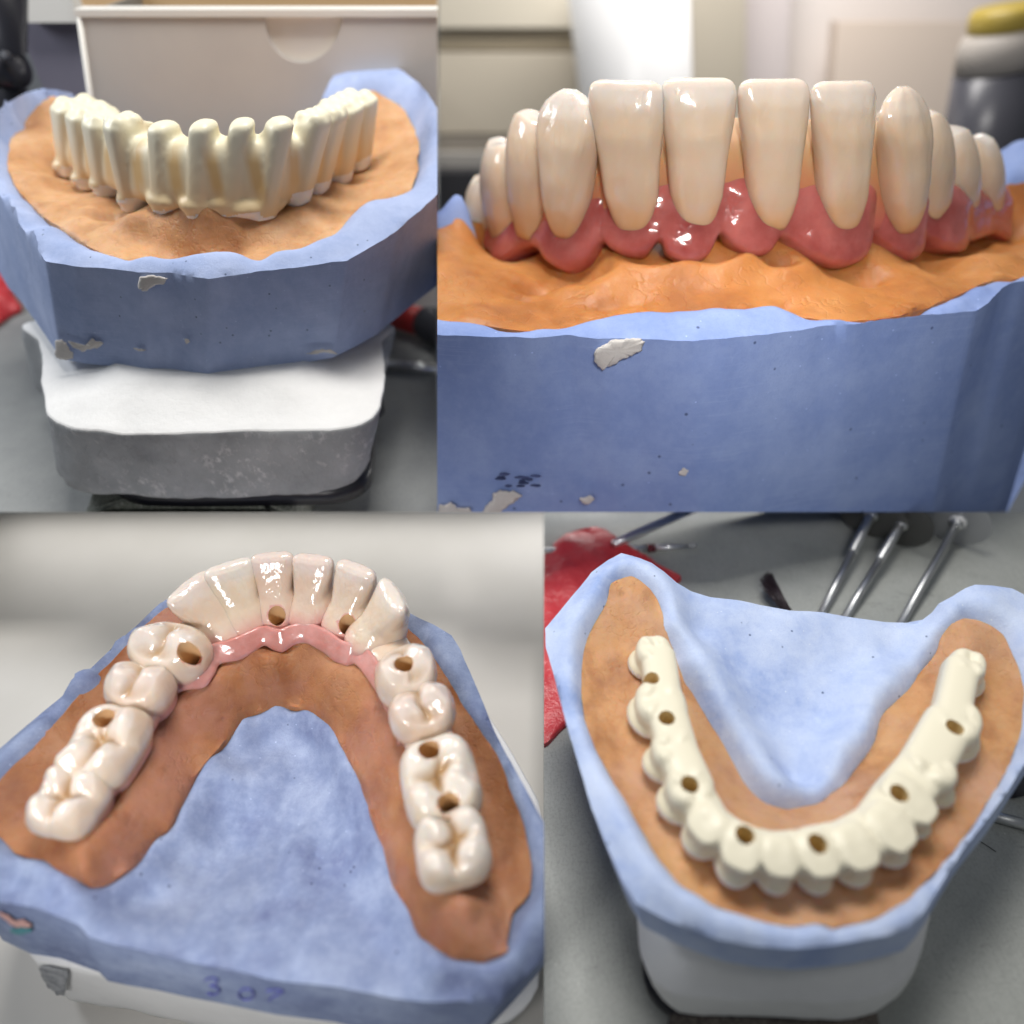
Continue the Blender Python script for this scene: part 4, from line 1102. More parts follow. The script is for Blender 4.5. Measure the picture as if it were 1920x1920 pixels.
# ================================================================== BAY 3 (lower left): glazed bridge on its model seen from above and behind
def bay3():
    set_bay(510, 1440, 60, 1.167)
    z0 = D(510, 1330, 9.0)[2]
    # top px, half width along the arch, half depth, kind, height, channels
    U = [((113, 1500), .41, .40, 3, .60, []), ((181, 1384), .55, .43, 3, .65, [(196, 1347, .66)]), ((247, 1282), .38, .43, 2, .70, []), ((306, 1198), .40, .52, 2, .78, [(352, 1223, .74)]),
         ((350, 1096), .32, .40, 1, 1.0, []), ((426, 1058), .315, .3, 0, 1.05, []), ((508, 1040), .285, .3, 0, 1.05, [(516, 1148, .56)]), ((586, 1044), .285, .3, 0, 1.05, []), ((667, 1061), .305, .3, 0, 1.05, [(650, 1168, .54)]),
         ((736, 1110), .33, .40, 1, 1.0, []), ((760, 1243), .40, .40, 2, .78, [(757, 1245, .80)]), ((789, 1327), .39, .43, 2, .70, []), ((824, 1449), .57, .46, 3, .65, [(805, 1407, .66), (841, 1506, .66)]), ((848, 1588), .43, .43, 3, .60, [])]
    Ts = np.array([P(t_[0] + (4 if k > 1 and t_[0] < 290 else 0), t_[1] - ((2 if ch else 13) if k > 1 else 0), z0 + zt) for t_, w, d, k, zt, ch in U])
    plan = Ts.copy()
    T_ = arch_frames(plan); N_ = np.c_[-T_[:, 1], T_[:, 0], T_[:, 2] * 0]
    br = thing('dental_bridge', tuple(Ts.mean(0) - np.array([0, 0, 1])), 'glossy finished bridge seen from above, with molars, open screw holes and pale pink lingual gum', 'dental bridge', 'finished porcelain bridges')
    tq = np.linspace(0, len(U) - 1, 120); cc = Ts.copy() - N_ * np.array([[.0 if u[3] > 1 else .30] for u in U]); pq = resample(cc, np.arange(len(U)), tq); nq = resample(N_, np.arange(len(U)), tq)
    rings = []
    for q in range(len(tq)):
        e = min(1, (q + 2) / 6, (len(tq) + 1 - q) / 6)
        rings.append([np.array([pq[q][0], pq[q][1], 0]) + nq[q] * se(math.cos(a), .7) * .30 * e + np.array([0, 0, z0 + .26 + .20 * se(math.sin(a), .7) * e]) for a in np.linspace(0, 2 * math.pi, 28, endpoint=False)])
    V, Fc = ring_loft(rings); c = {'height': np.clip((V[:, 2] - z0) / .9, 0, 1), 'fissure': np.zeros(len(V))}
    V, Fc, c, mi = drill(V, Fc, c, [(P(a, b, z0 + zz), (0, -.20, 1) if zz < .6 or u[3] == 2 and a < 500 else (0, -.06, 1), .124, .55) for u in U for a, b, zz in u[5]], None)
    obj('connector', V, Fc, None, br, 3, colors=c, mats=[TOOTH3, HOLE3, HOLED], midx=mi, sharp=55, fix=False)
    for i, (tp, w, d, k, zt, ch) in enumerate(U):
        t, nr = T_[i], N_[i]; T = Ts[i]
        if k < 2:
            B = T - nr * .22; B[2] = z0 + .16
            V, Fc, c = anterior(B, T, t, nr, w * (1.06 if k == 0 else 1.12), .26, .58 if k == 0 else .60, False, neck=.74, edge=.27, cing=1.0, flat=.60 if k == 0 else .8, n=64)
        else:
            B = T - nr * (.02 if i not in (3, 10) else .08); B[2] = z0 + .08
            fl = [((q - T) @ t / w, (q - T) @ nr / d, .17) for q in [P(a, b, z0 + zz) for a, b, zz in ch]] if i != 3 else []
            V, Fc, c = posterior(B, T - np.array([0, 0, .10]), t, nr, w * (.97 if not ch else 1.0), d * (.97 if not ch else 1.0), PREM if k == 2 else MOLAR, .21, neck=.74, lob=.055 if k == 3 else .02, depth=.75, phase=math.pi / 4, n=72, box_e=.90 if k == 3 else .96, flats=fl, groove=.085)
        if ch:
            cut = [(P(a, b, z0 + zz), (0, -.20, 1) if k < 2 or i == 3 else (0, -.06, 1), (.118), .55) for a, b, zz in ch]
            V, Fc, c, mi = drill(V, Fc, c, cut, None)
            obj('tooth', V, Fc, None, br, 3, colors=c, mats=[TOOTH3, HOLE3, HOLED], midx=mi, sharp=55, fix=False)
        else:
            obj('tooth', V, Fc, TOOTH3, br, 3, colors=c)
    # pink gum: lingual margin, left to right
    G = [((196, 1500), .1), ((232, 1440), .12), ((262, 1392), .14), ((290, 1345), .16), ((318, 1315), .17), ((345, 1297), .18), ((385, 1290), .18), ((404, 1265), .22), ((415, 1246), .2), ((450, 1239), .18), ((478, 1224), .2), ((495, 1212), .24), ((512, 1221), .18), ((530, 1225), .16), ((552, 1211), .22),
         ((572, 1208), .22), ((600, 1222), .18), ((625, 1242), .16), ((648, 1251), .16), ((664, 1247), .2), ((685, 1272), .18), ((703, 1300), .17), ((716, 1322), .15), ((728, 1360), .13), ((738, 1400), .1)]
    low = np.array([P(*p, z0 + zz) for p, zz in G]); ts = np.arange(len(G)); tq = np.linspace(0, len(G) - 1, 220)
    lq = resample(low, ts, tq)
    Tq = np.gradient(lq[:, :2], axis=0); k_ = np.ones(25) / 25
    Tq = np.c_[np.convolve(np.pad(Tq[:, 0], 12, 'edge'), k_, 'valid'), np.convolve(np.pad(Tq[:, 1], 12, 'edge'), k_, 'valid')]
    Tq /= np.linalg.norm(Tq, axis=1)[:, None]
    n = 40; rings = []
    for q in range(len(tq)):
        nr = np.array([-Tq[q, 1], Tq[q, 0]]); c = lq[q, :2] + nr * .20; zb, zt = lq[q, 2] - .05, z0 + .43
        u = q / (len(tq) - 1); e = min(1, u / .12, (1 - u) / .10)
        r = []
        for k in range(n):
            th = 2 * math.pi * k / n; cx, sz = math.cos(th), math.sin(th)
            z = (zb + zt) / 2 + (zt - zb) / 2 * se(sz, .85); h = (z - zb) / (zt - zb)
            prof = np.interp(h, [0, .08, .2, .4, .6, .8, 1], [.80, .98, 1.0, .90, .70, .45, .2])
            off = (.06 if cx > 0 else .20) * se(cx, .35) * prof * (.75 + .25 * e)
            r.append(np.array([c[0] + nr[0] * off, c[1] + nr[1] * off, z]))
        rings.append(r)
    V, Fc = ring_loft(rings); obj('gum', V, Fc, GUM3, br, 3)
    # model
    rim = pz([(-110, 1560, 0), (-80, 1470, 0), (0, 1404, 0), (55, 1357, 0), (110, 1310, 0), (170, 1253, 0), (240, 1186, 0), (300, 1130, 0), (350, 1108, 0), (450, 1098, -.1), (620, 1098, -.1), (710, 1120, -.05), (775, 1153, 0), (812, 1170, 0), (846, 1192, 0), (860, 1215, 0), (874, 1245, 0), (910, 1330, 0), (950, 1418, 0), (985, 1480, 0), (1022, 1545, 0),
              (1075, 1640, 0), (1085, 1720, -.05), (1020, 1796, -.1), (980, 1838, -.12), (938, 1880, -.15), (900, 1879, -.2), (860, 1877, -.2), (825, 1879, -.2), (790, 1878, -.22), (740, 1872, -.25), (640, 1851, -.3), (520, 1837, -.3), (400, 1813, -.3), (330, 1799, -.28), (270, 1784, -.25), (210, 1770, -.18), (165, 1757, -.12), (145, 1734, -.05), (100, 1716, 0), (62, 1702, .02), (0, 1692, .03), (-60, 1665, .02)], z0)
    ob = pz([(-30, 1545, .0), (-10, 1475, .02), (30, 1430, .02), (62, 1402, .02), (100, 1362, .02), (150, 1303, .02), (185, 1262, .02), (240, 1205, .02), (310, 1140, .0), (420, 1112, 0), (620, 1112, 0), (735, 1155, 0), (800, 1215, .02), (835, 1268, .02), (878, 1337, .02), (912, 1388, .02), (940, 1438, .02), (965, 1495, .02), (983, 1545, .02), (994, 1600, .02), (1000, 1642, .02), (998, 1672, .02),
             (985, 1693, .0), (967, 1712, .0), (960, 1740, .0), (954, 1768, .02), (956, 1783, .05), (935, 1796, .05), (908, 1804, .03), (885, 1799, .02), (852, 1795, -.02), (820, 1778, -.08), (800, 1762, -.14), (775, 1730, -.22), (745, 1668, -.32), (715, 1580, -.38), (690, 1503, -.42), (668, 1445, -.45), (648, 1405, -.46), (625, 1368, -.47), (598, 1342, -.48), (570, 1328, -.48), (535, 1322, -.48), (500, 1328, -.48), (470, 1340, -.48), (440, 1368, -.47), (400, 1412, -.46), (365, 1462, -.44), (335, 1518, -.42), (312, 1558, -.4), (300, 1562, -.38), (270, 1600, -.32), (240, 1632, -.25), (205, 1655, -.15), (170, 1666, -.05), (140, 1650, .02), (110, 1630, .05), (85, 1613, .05), (55, 1606, .04), (28, 1600, .03), (5, 1572, .02)], z0)
    mids = [lq[q] + np.array([0, 0, -.03]) for q in range(0, len(tq), 12)]
    und = [np.array([T[0], T[1], z0 + .08]) for T in Ts]
    ctrl = ob + mids + und + pz([(75, 1470, -.12), (140, 1350, -.10), (215, 1260, -.08), (60, 1560, .02), (130, 1590, .2), (155, 1630, .12), (210, 1545, .12), (255, 1470, .05), (300, 1420, -.05), (250, 1560, -.1), (380, 1330, -.02), (430, 1290, .02), (520, 1262, .05), (620, 1280, .02), (680, 1340, .02), (730, 1450, .02), (770, 1560, .06), (800, 1660, .16), (850, 1700, .28), (870, 1760, .16), (900, 1680, .1), (925, 1600, -.1), (920, 1500, -.14), (875, 1400, -.12), (840, 1320, -.06), (920, 1770, .12), (360, 1400, -.30), (470, 1310, -.30), (540, 1295, -.28), (600, 1310, -.30), (690, 1460, -.22), (740, 1600, -.15), (400, 1368, -.30)], z0)
    fz = RBF(ctrl)
    def oz(xy):
        z = fz(xy)
        for (px, py, r, a) in ((170, 1640, .10, .08), (205, 1620, .10, -.08), (880, 1720, .14, .07), (845, 1660, .10, -.05), (390, 1430, .15, -.03), (900, 1740, .08, -.06), (750, 1640, .12, -.05)):
            q = P(px, py, z0); z = z + a * np.exp(-((xy[:, 0] - q[0]) ** 2 + (xy[:, 1] - q[1]) ** 2) / r ** 2)
        return z
    zb = z0 - 1.45
    base = P(510, 1600, zb)
    model = thing('dental_model', (base[0], base[1], zb - 2.2), 'dull blue plaster jaw model with brown orange insert and white block, lying on pale table', 'dental model')
    ov, of, obi = sheet(ob, oz, .05, .03, .03, 45); ov, of = solid_below(ov, of, obi, z0 - .75, .01, 2)
    obj('gum_insert', ov, of, OR3, model, 3, sharp=50)
    inner = pz([(520, 1420, -.80), (470, 1520, -.90), (400, 1650, -.78), (560, 1600, -.88), (620, 1500, -.82), (650, 1620, -.76), (520, 1700, -.70), (340, 1720, -.5), (640, 1740, -.52), (760, 1800, -.36), (250, 1720, -.32), (300, 1640, -.5), (430, 1450, -.60), (100, 1670, -.02), (40, 1640, -.02), (870, 1840, -.14)], z0)
    oa = np.array(ob); a_ = np.roll(oa, -1, 0); b_ = np.roll(oa, 1, 0); tt = (a_ - b_)[:, :2]; tt /= np.linalg.norm(tt, axis=1)[:, None]
    sg = np.sign(np.sum(oa[:, 0] * a_[:, 1] - a_[:, 0] * oa[:, 1]))
    outset_ = [np.array([q[0] + t_[1] * sg * .10, q[1] - t_[0] * sg * .10, q[2] - .10]) for q, t_ in zip(oa, tt) if q[2] < z0 - .12]
    fb0 = RBF(rim + [np.array([p[0], p[1], p[2] - .01]) for p in ob] + inset(ob, .08, -.16) + outset_ + inner + [u - np.array([0, 0, .8]) for u in und + mids] + [u - np.array([0, 0, .3]) for u in ctrl[len(ob) + len(mids) + len(und):]])
    def fb(xy):
        z = fb0(xy); q0 = P(520, 1600, z0 - .6)
        w = np.exp(-((xy[:, 0] - q0[0]) ** 2 + (xy[:, 1] - q0[1]) ** 2) / 1.3)
        p = np.c_[xy, xy[:, 0] * 0]
        # trowelled ridges of the tongue floor
        return z + w * (np.abs(fbm(p * np.array([1.6, .5, 1]), 1.2, 4, 61)) * .12 - .08)
    bv, bf, bbi = sheet(rim, fb, .06, .02, .012, 48, 0)
    bv, bf = solid_below(bv, bf, bbi, zb, .0, 10, .003, 3)
    obj('plaster_jaw', bv, bf, BLUE3, model, 3, sharp=40)
    # white block below
    bo = [P(x, y, zb) for x, y in ((66, 1800), (130, 1812), (300, 1846), (500, 1884), (640, 1912), (720, 1926), (900, 1935))]
    bo += [P(1010, 1850, zb), P(1010, 1500, zb), P(800, 1200, zb), P(500, 1100, zb), P(250, 1300, zb), P(60, 1560, zb), P(45, 1700, zb), P(50, 1770, zb)]
    mount_block('mounting_block', bo, zb + .02, zb + .04, zb - 1.75, WHITEP, model, 3, .3, .012, 9, lip=.03, flare=.01)
    # grey trimmed corner, wax marks, pencilled number on the back of the jaw
    yb_ = lambda px: P(px, np.interp(px, [0, 62, 145, 165, 270, 400, 520, 640, 740, 860], [1692, 1702, 1734, 1757, 1784, 1813, 1837, 1851, 1872, 1877]), z0 - .2)
    def back(px, py, off=.012):
        xs = np.array([0, 62, 100, 145, 165, 210, 270, 330, 400, 520, 640, 740, 790, 860]); pts = {tuple(np.round(r_, 6)) for r_ in []}
        t0 = [(0, 1692, .03), (62, 1702, .02), (100, 1716, 0), (145, 1734, -.05), (165, 1757, -.12), (210, 1770, -.18), (270, 1784, -.25), (330, 1799, -.28), (400, 1813, -.3), (520, 1837, -.3), (640, 1851, -.3), (740, 1872, -.25), (790, 1878, -.22), (860, 1877, -.2)]
        yy = [P(a, b, z0 + c)[1] for a, b, c in t0]
        return Y(px, py, np.interp(px, xs, yy) - off)
    def stroke(name, pts, w, m, th=.012, off=.014):
        q = closed = None
        P_ = np.array([back(a, b, off) for a, b in pts])
        ts_ = np.arange(len(P_)); q = resample(P_, ts_, np.linspace(0, len(P_) - 1, 8 * len(P_)))
        return tube(q, [w] * len(q), 8)
    dg = [stroke('', [(384, 1838), (398, 1834), (408, 1838), (402, 1846), (394, 1848), (406, 1851), (411, 1859), (402, 1865), (388, 1862)], .010, INK),
          stroke('', [(452, 1857), (447, 1865), (454, 1873), (468, 1874), (476, 1866), (472, 1857), (460, 1854), (452, 1857)], .010, INK),
          stroke('', [(500, 1858), (514, 1856), (530, 1858), (524, 1864), (512, 1869), (504, 1876)], .011, INK)]
    V, Fc = merge(*dg); tag(obj('number_marking', V, Fc, INK, model, 3), 'handwritten 307 in blue ink')
    chip('wax_mark', [(18, 1741), (35, 1739), (58, 1741), (60, 1746), (48, 1752), (30, 1753), (20, 1748)], lambda a, b: back(a, b, .02), TEAL, model, 3, .02)
    chip('wax_mark', [(-5, 1711), (15, 1717), (30, 1728), (45, 1725), (60, 1733), (58, 1740), (28, 1738), (5, 1722)], lambda a, b: back(a, b, .016), PINKW, model, 3, .012)
    bx_ = np.array([P(a, b, zb) for a, b in ((66, 1800), (130, 1812), (300, 1846))])
    chip('grey_patch', [(74, 1810), (128, 1820), (125, 1842), (119, 1866), (104, 1864), (86, 1846), (78, 1828)], lambda a, b: Y(a, b, np.interp(a, [66, 130, 300], bx_[:, 1]) - .035), GREYPL, model, 3, .02)
    zt = zb - 1.9
    bx = [P(-600, 900, zt), P(1200, 900, zt), P(1500, 2500, zt), P(-600, 2500, zt)]
    V, Fc = quad_sheet(bx); tag(obj('table_top', V, Fc, TABLE3, None, 3, smooth=False, cap=False), kind='structure')
GREYPL = mat('grey_worn_plaster', (.30, .31, .33), .8, .2)
setc(GREYPL, ramp(GREYPL, noise_node(GREYPL, 5, 5, .7), [(.35, (.16, .17, .18)), (.65, (.42, .43, .45))]))
bay3()

# ================================================================== BAY 4 (lower right): milled framework on its model seen from above, burs and discs on the mat
def bay4():
    set_bay(1470, 1440, 59, 1.02)
    z0 = D(1490, 1750, 7.5)[2]
    U = [((1229, 1210), .27, .26, 2, []), ((1242, 1306), .36, .34, 2, [(1221, 1272), (1250, 1347)]), ((1266, 1396), .26, .28, 2, []), ((1297, 1468), .27, .29, 2, [(1293, 1471)]), ((1334, 1535), .23, .25, 0, []), ((1396, 1578), .23, .29, 0, [(1396, 1567)]), ((1463, 1594), .21, .25, 0, []),
         ((1535, 1589), .22, .28, 0, [(1532, 1583)]), ((1606, 1576), .24, .28, 0, []), ((1671, 1540), .26, .30, 0, []), ((1706, 1487), .24, .34, 0, [(1685, 1489)]), ((1752, 1431), .25, .30, 2, []), ((1800, 1341), .40, .30, 2, [(1789, 1365)]), ((1822, 1236), .29, .23, 2, [])]
    Ts = np.array([P(*t_, z0 + .58) for t_, w, d, k, ch in U])
    T_ = arch_frames(Ts); N_ = np.c_[T_[:, 1], -T_[:, 0], T_[:, 2] * 0]
    Bs = Ts - N_ * .02; Bs[:, 2] = z0 + .06
    parts = []
    for i, (tp, w, d, k, ch) in enumerate(U):
        t, nr = T_[i], N_[i]; B, T = Bs[i], Ts[i]
        if k == 0:
            rings = []
            for s in np.r_[np.linspace(0, .9, 10), .94, .97, .99, 1.0]:
                c_ = B + (T - B) * s; e = 1.0 if s < .93 else [1, .97, .92, .80, .55][min(4, int((s - .93) / .0175) + 1)]
                f_ = .72 + .24 * s
                tip = np.array([0, 0, -.10]) * 0
                r = []
                for a in np.linspace(0, 2 * math.pi, 36, endpoint=False):
                    u = se(math.cos(a), .55) * w * f_ * e; v = se(math.sin(a), .6) * d * e * (1 if math.sin(a) > 0 else .85)
                    p = c_ + t * u + nr * v
                    p[2] += -.10 * max(0, s - .8) / .2 * (v / d) * (1 if v > 0 else .2)   # labial bevel
                    r.append(p)
                rings.append(r)
            parts.append(ring_loft(rings))
        else:
            V, Fc, _ = posterior(B, T - np.array([0, 0, .08]), t, nr, w, d, [(-.38, .42, .9, .5), (.42, .42, .8, .5), (-.4, -.42, .9, .5), (.42, -.42, .7, .5)], .10, depth=.35, neck=.9, lob=.03, box_e=.7)
            parts.append((V, Fc))
        parts.append(ellipsoid(B + nr * (.08 if k == 0 else .12) + np.array([0, 0, .10]), t, nr, w * 1.02, d * .98, .16))
    for i in range(len(U) - 1):
        a, b = i, i + 1; rings = []
        t = Ts[b] - Ts[a]; t[2] = 0; t /= np.linalg.norm(t); nr = np.array([t[1], -t[0], 0])
        h = .88 if U[a][3] == 0 or U[b][3] == 0 else .98
        for q in np.linspace(0, 1, 6):
            B = Bs[a] + (Bs[b] - Bs[a]) * q; T = Ts[a] + (Ts[b] - Ts[a]) * q; top = B + (T - B) * h; bot = B + (T - B) * .08
            rings.append([bot + (top - bot) * (se(math.sin(al), .55) + 1) / 2 - nr * .05 + nr * se(math.cos(al), .7) * min(U[a][2], U[b][2]) * .97 for al in np.linspace(0, 2 * math.pi, 28, endpoint=False)])
        parts.append(ring_loft(rings))
    cut = [(P(a, b, z0 + .55), (0, -.05, 1), .108, .34) for u in U for a, b in u[4]]
    V, Fc, cols, mi = fuse(parts, .026, 4, cut)
    cen = np.array([V[list(f_)].mean(0) for f_ in Fc])
    d_ = np.linalg.norm(Ts[None, :, :2] - cen[:, None, :2], axis=2); own = d_.argmin(1)
    fr = (cen[:, 2] - z0 - .1) / .48
    own = np.where((fr < .2) & (mi == 0), len(U), own)
    br = thing('bridge_framework', tuple(Bs.mean(0)), 'ivory unglazed bridge framework with seven round screw holes, seen from above on orange gum', 'dental bridge', 'unglazed bridge frameworks')
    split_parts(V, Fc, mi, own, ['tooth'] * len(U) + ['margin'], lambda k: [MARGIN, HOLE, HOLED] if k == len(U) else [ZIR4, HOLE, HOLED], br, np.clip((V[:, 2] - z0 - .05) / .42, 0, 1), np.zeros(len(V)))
    # ---- model
    rim = pz([(1192, 1694, 0), (1215, 1706, 0), (1250, 1724, 0), (1300, 1745, 0), (1350, 1762, 0), (1420, 1774, 0), (1490, 1778, 0), (1550, 1773, 0), (1600, 1767, 0), (1660, 1754, 0), (1705, 1741, 0), (1728, 1716, 0), (1746, 1689, 0), (1772, 1645, 0), (1800, 1600, 0), (1830, 1560, .02), (1860, 1523, .04), (1890, 1480, .07), (1918, 1436, .1), (1960, 1370, .16), (2000, 1270, .3), (2000, 1190, .45), (1965, 1140, .55),
              (1925, 1117, .6), (1898, 1104, .62), (1860, 1098, .62), (1828, 1096, .62), (1810, 1103, .6), (1785, 1118, .55), (1760, 1132, .45), (1748, 1148, .3), (1730, 1162, .15), (1700, 1168, .08), (1660, 1166, .06), (1600, 1158, .05), (1540, 1148, .05), (1480, 1145, .05), (1430, 1135, .06), (1380, 1125, .08), (1330, 1119, .1), (1295, 1108, .16), (1268, 1092, .3), (1245, 1072, .42),
              (1222, 1056, .5), (1200, 1047, .52), (1165, 1037, .5), (1140, 1050, .46), (1110, 1073, .4), (1080, 1108, .34), (1050, 1145, .28), (1022, 1178, .24), (1024, 1215, .2), (1036, 1260, .15), (1060, 1350, .08), (1085, 1432, .04), (1110, 1515, .01), (1140, 1590, 0), (1165, 1650, 0)], z0)
    ob = pz([(1145, 1094, .42), (1163, 1084, .45), (1184, 1080, .46), (1200, 1088, .44), (1218, 1103, .4), (1232, 1122, .34), (1242, 1150, .28), (1250, 1185, .2), (1258, 1207, .1), (1268, 1235, .02), (1282, 1275, -.05), (1300, 1300, -.1), (1325, 1345, -.18), (1350, 1385, -.24), (1372, 1425, -.28), (1390, 1458, -.3), (1412, 1487, -.3), (1432, 1503, -.3), (1455, 1513, -.3), (1478, 1517, -.3), (1505, 1513, -.3), (1530, 1507, -.3), (1558, 1487, -.3), (1590, 1460, -.3), (1620, 1420, -.28), (1640, 1385, -.24), (1650, 1352, -.2), (1668, 1325, -.15), (1695, 1300, -.1), (1725, 1262, -.02), (1752, 1225, .06),
             (1768, 1190, .2), (1786, 1170, .36), (1808, 1160, .42), (1835, 1163, .42), (1858, 1173, .4), (1880, 1190, .36), (1898, 1225, .28), (1915, 1260, .2), (1922, 1300, .13), (1918, 1345, .09), (1910, 1385, .06), (1890, 1435, .04), (1868, 1480, .02), (1835, 1532, 0), (1800, 1580, 0), (1762, 1620, 0), (1725, 1660, 0), (1690, 1692, 0), (1650, 1715, 0), (1610, 1730, 0), (1572, 1738, 0), (1558, 1742, -.01), (1545, 1734, 0), (1500, 1735, 0), (1460, 1733, 0), (1420, 1724, 0), (1385, 1714, 0), (1350, 1703, 0), (1330, 1694, 0), (1315, 1682, 0), (1285, 1666, 0), (1258, 1640, 0), (1235, 1612, 0), (1210, 1572, 0), (1185, 1525, 0), (1160, 1480, 0), (1130, 1428, .02), (1110, 1385, .04), (1098, 1350, .05), (1091, 1310, .07), (1090, 1275, .09), (1092, 1235, .12), (1100, 1200, .17), (1112, 1175, .22), (1130, 1145, .3), (1140, 1115, .38)], z0)
    und = [np.array([b[0], b[1], z0 + .10]) for b in Bs]
    ctrl = ob + und + pz([(1160, 1200, .12), (1140, 1300, .0), (1165, 1400, -.05), (1210, 1500, -.06), (1270, 1590, -.06), (1350, 1660, -.07), (1450, 1695, -.07), (1550, 1695, -.07), (1650, 1655, -.07), (1740, 1580, -.06), (1820, 1470, -.04), (1870, 1370, .0), (1880, 1280, .1), (1850, 1215, .28), (1800, 1210, .28), (1190, 1130, .36), (1210, 1160, .28), (1290, 1340, .0), (1330, 1430, -.04), (1390, 1520, -.06), (1470, 1560, -.02), (1560, 1545, -.05), (1630, 1480, -.06), (1690, 1390, -.02), (1750, 1280, .05)], z0)
    fz = RBF(ctrl)
    def oz(xy):
        z = fz(xy)
        for (px, py, r, a) in ((1150, 1110, .05, .05), (1165, 1130, .06, -.06), (1190, 1100, .08, .03), (1840, 1185, .06, -.04), (1290, 1610, .08, .05), (1330, 1640, .1, -.05)):
            q = P(px, py, z0 + .2); z = z + a * np.exp(-((xy[:, 0] - q[0]) ** 2 + (xy[:, 1] - q[1]) ** 2) / r ** 2)
        return z
    zb = z0 - .62
    base = P(1470, 1700, zb)
    model = thing('dental_model', (base[0], base[1] + 1, zb - 1.5), 'pale blue plaster jaw model seen from above on the scratched grey green mat', 'dental model')
    ov, of, obi = sheet(ob, oz, .042, .02, .02, 65); ov, of = solid_below(ov, of, obi, z0 - .5, .01, 2)
    obj('gum_insert', ov, of, OR4, model, 4, sharp=50)
    inner = pz([(1480, 1400, -.42), (1480, 1300, -.36), (1480, 1200, -.08), (1380, 1250, -.18), (1600, 1250, -.18), (1420, 1350, -.36), (1560, 1350, -.36), (1300, 1180, .0), (1690, 1220, .0), (1340, 1160, .04), (1640, 1190, .02), (1500, 1470, -.42),
                (1742, 1246, -.08), (1718, 1284, -.14), (1900, 1140, .56), (1970, 1250, .3)], z0)
    fb0 = RBF(rim + [np.array([p[0], p[1], p[2] - .0]) for p in ob] + inset(ob, .06, -.12) + inner + [u - np.array([0, 0, .6]) for u in und] + [u - np.array([0, 0, .25]) for u in ctrl[len(ob) + len(und):]])
    fb = lambda xy: fb0(xy)
    bv, bf, bbi = sheet(rim, fb, .05, .02, .008, 68, 0)
    bv, bf = solid_below(bv, bf, bbi, zb, .0, 10, .002, 3)
    obj('plaster_jaw', bv, bf, BLUE4, model, 4, sharp=40)
    chip('wax_mark', [(1315, 1700), (1330, 1702), (1345, 1703), (1352, 1704), (1343, 1713), (1330, 1709)], lambda a, b: P(a, b, z0 + .015), TEAL, model, 4, .012)
    chip('plaster_splash', [(1252, 1655), (1270, 1668), (1290, 1679), (1312, 1686), (1318, 1697), (1310, 1702), (1290, 1693), (1270, 1680)], lambda a, b: P(a, b, z0 + .012), CHIP, model, 4, .012)
    # white block in two steps
    zs = zb - .62
    bo = [P(x, y, zs) for x, y in ((1194, 1745), (1200, 1790), (1210, 1818), (1228, 1842), (1262, 1866), (1310, 1872), (1400, 1876), (1480, 1878), (1560, 1880), (1610, 1876), (1652, 1866), (1695, 1840), (1722, 1800), (1736, 1750), (1745, 1690))]
    bo += [P(1700, 1600, zs), P(1500, 1500, zs), P(1300, 1550, zs), P(1200, 1680, zs)]
    mount_block('mounting_block', bo, zs, zb + .03, zs - .75, WHITEP, model, 4, .35, .015, 13, lip=.05)
    q = np.array(bo); c = q.mean(0); o = closed_spline(bo, .12)
    r0 = o.copy(); r0[:, 2] = zs - .74; r1 = o.copy(); r1[:, :2] = c[:2] + (o[:, :2] - c[:2]) * .9; r1[:, 2] = zs - .99
    r0[:, :2] = c[:2] + (o[:, :2] - c[:2]) * .92
    V, Fc = ring_loft([r1, r0]); obj('shadow_gap_plate', V, Fc, BLACK, model, 4)  # same added plate, black for the shadow gap under the block
    zt = zs - 1.0
    st = [P(x, y, zt + .18) for x, y in ((1262, 1885), (1300, 1876), (1400, 1870), (1560, 1870), (1640, 1878), (1645, 1960), (1260, 1960))]
    ss = closed_spline(st, .08, .3); c = ss.mean(0); rg = []
    for k, dz in ((1.0, -.175), (1.0, -.04), (.98, 0), (.5, .01), (.1, .01)):
        q = ss.copy(); q[:, :2] = c[:2] + (ss[:, :2] - c[:2]) * k; q[:, 2] = zt + .18 + dz; q[:, 2] += fbm(q, 8, 3, 2) * .01; rg.append(q)
    V, Fc = ring_loft(rg); tag(obj('stone_slab', V, Fc, STONEB, None, 4), 'brown speckled stone slab under the block of the model on the grey green mat', 'stone slab')
    bx = [P(900, 900, zt), P(2500, 900, zt), P(2500, 2500, zt), P(900, 2500, zt)]
    V, Fc = quad_sheet(bx); tag(obj('bench_mat', V, Fc, BENCH4, None, 4, smooth=False, cap=False), kind='structure')
    # ---- red film
    f0 = zt + .03
    out = [P(x, y, f0 + h) for x, y, h in ((1000, 1036, .05), (1030, 1036, .15), (1040, 1030, .2), (1037, 1020, .18), (1050, 1008, .2), (1062, 1000, .2), (1090, 992, .22), (1117, 988, .2), (1135, 993, .2), (1160, 1010, .22), (1200, 1035, .25), (1240, 1060, .2), (1276, 1080, .12), (1262, 1094, .05), (1240, 1088, .1), (1215, 1110, .1), (1180, 1180, .1), (1120, 1300, .1),
             (1062, 1355, .06), (1045, 1372, .05), (1028, 1390, .06), (1012, 1402, .05), (990, 1410, .03), (960, 1300, .03), (960, 1100, .03))]
    fzz = RBF(out + [P(1060, 1090, f0 + .30), P(1100, 1040, f0 + .28), P(1040, 1180, f0 + .18), P(1040, 1300, f0 + .15), P(1180, 1060, f0 + .24)])
    def fr_(xy):
        z = fzz(xy); p = np.c_[xy, xy[:, 0] * 0]
        return z + np.abs(fbm(p, .8, 3, 71)) * .09 - .02
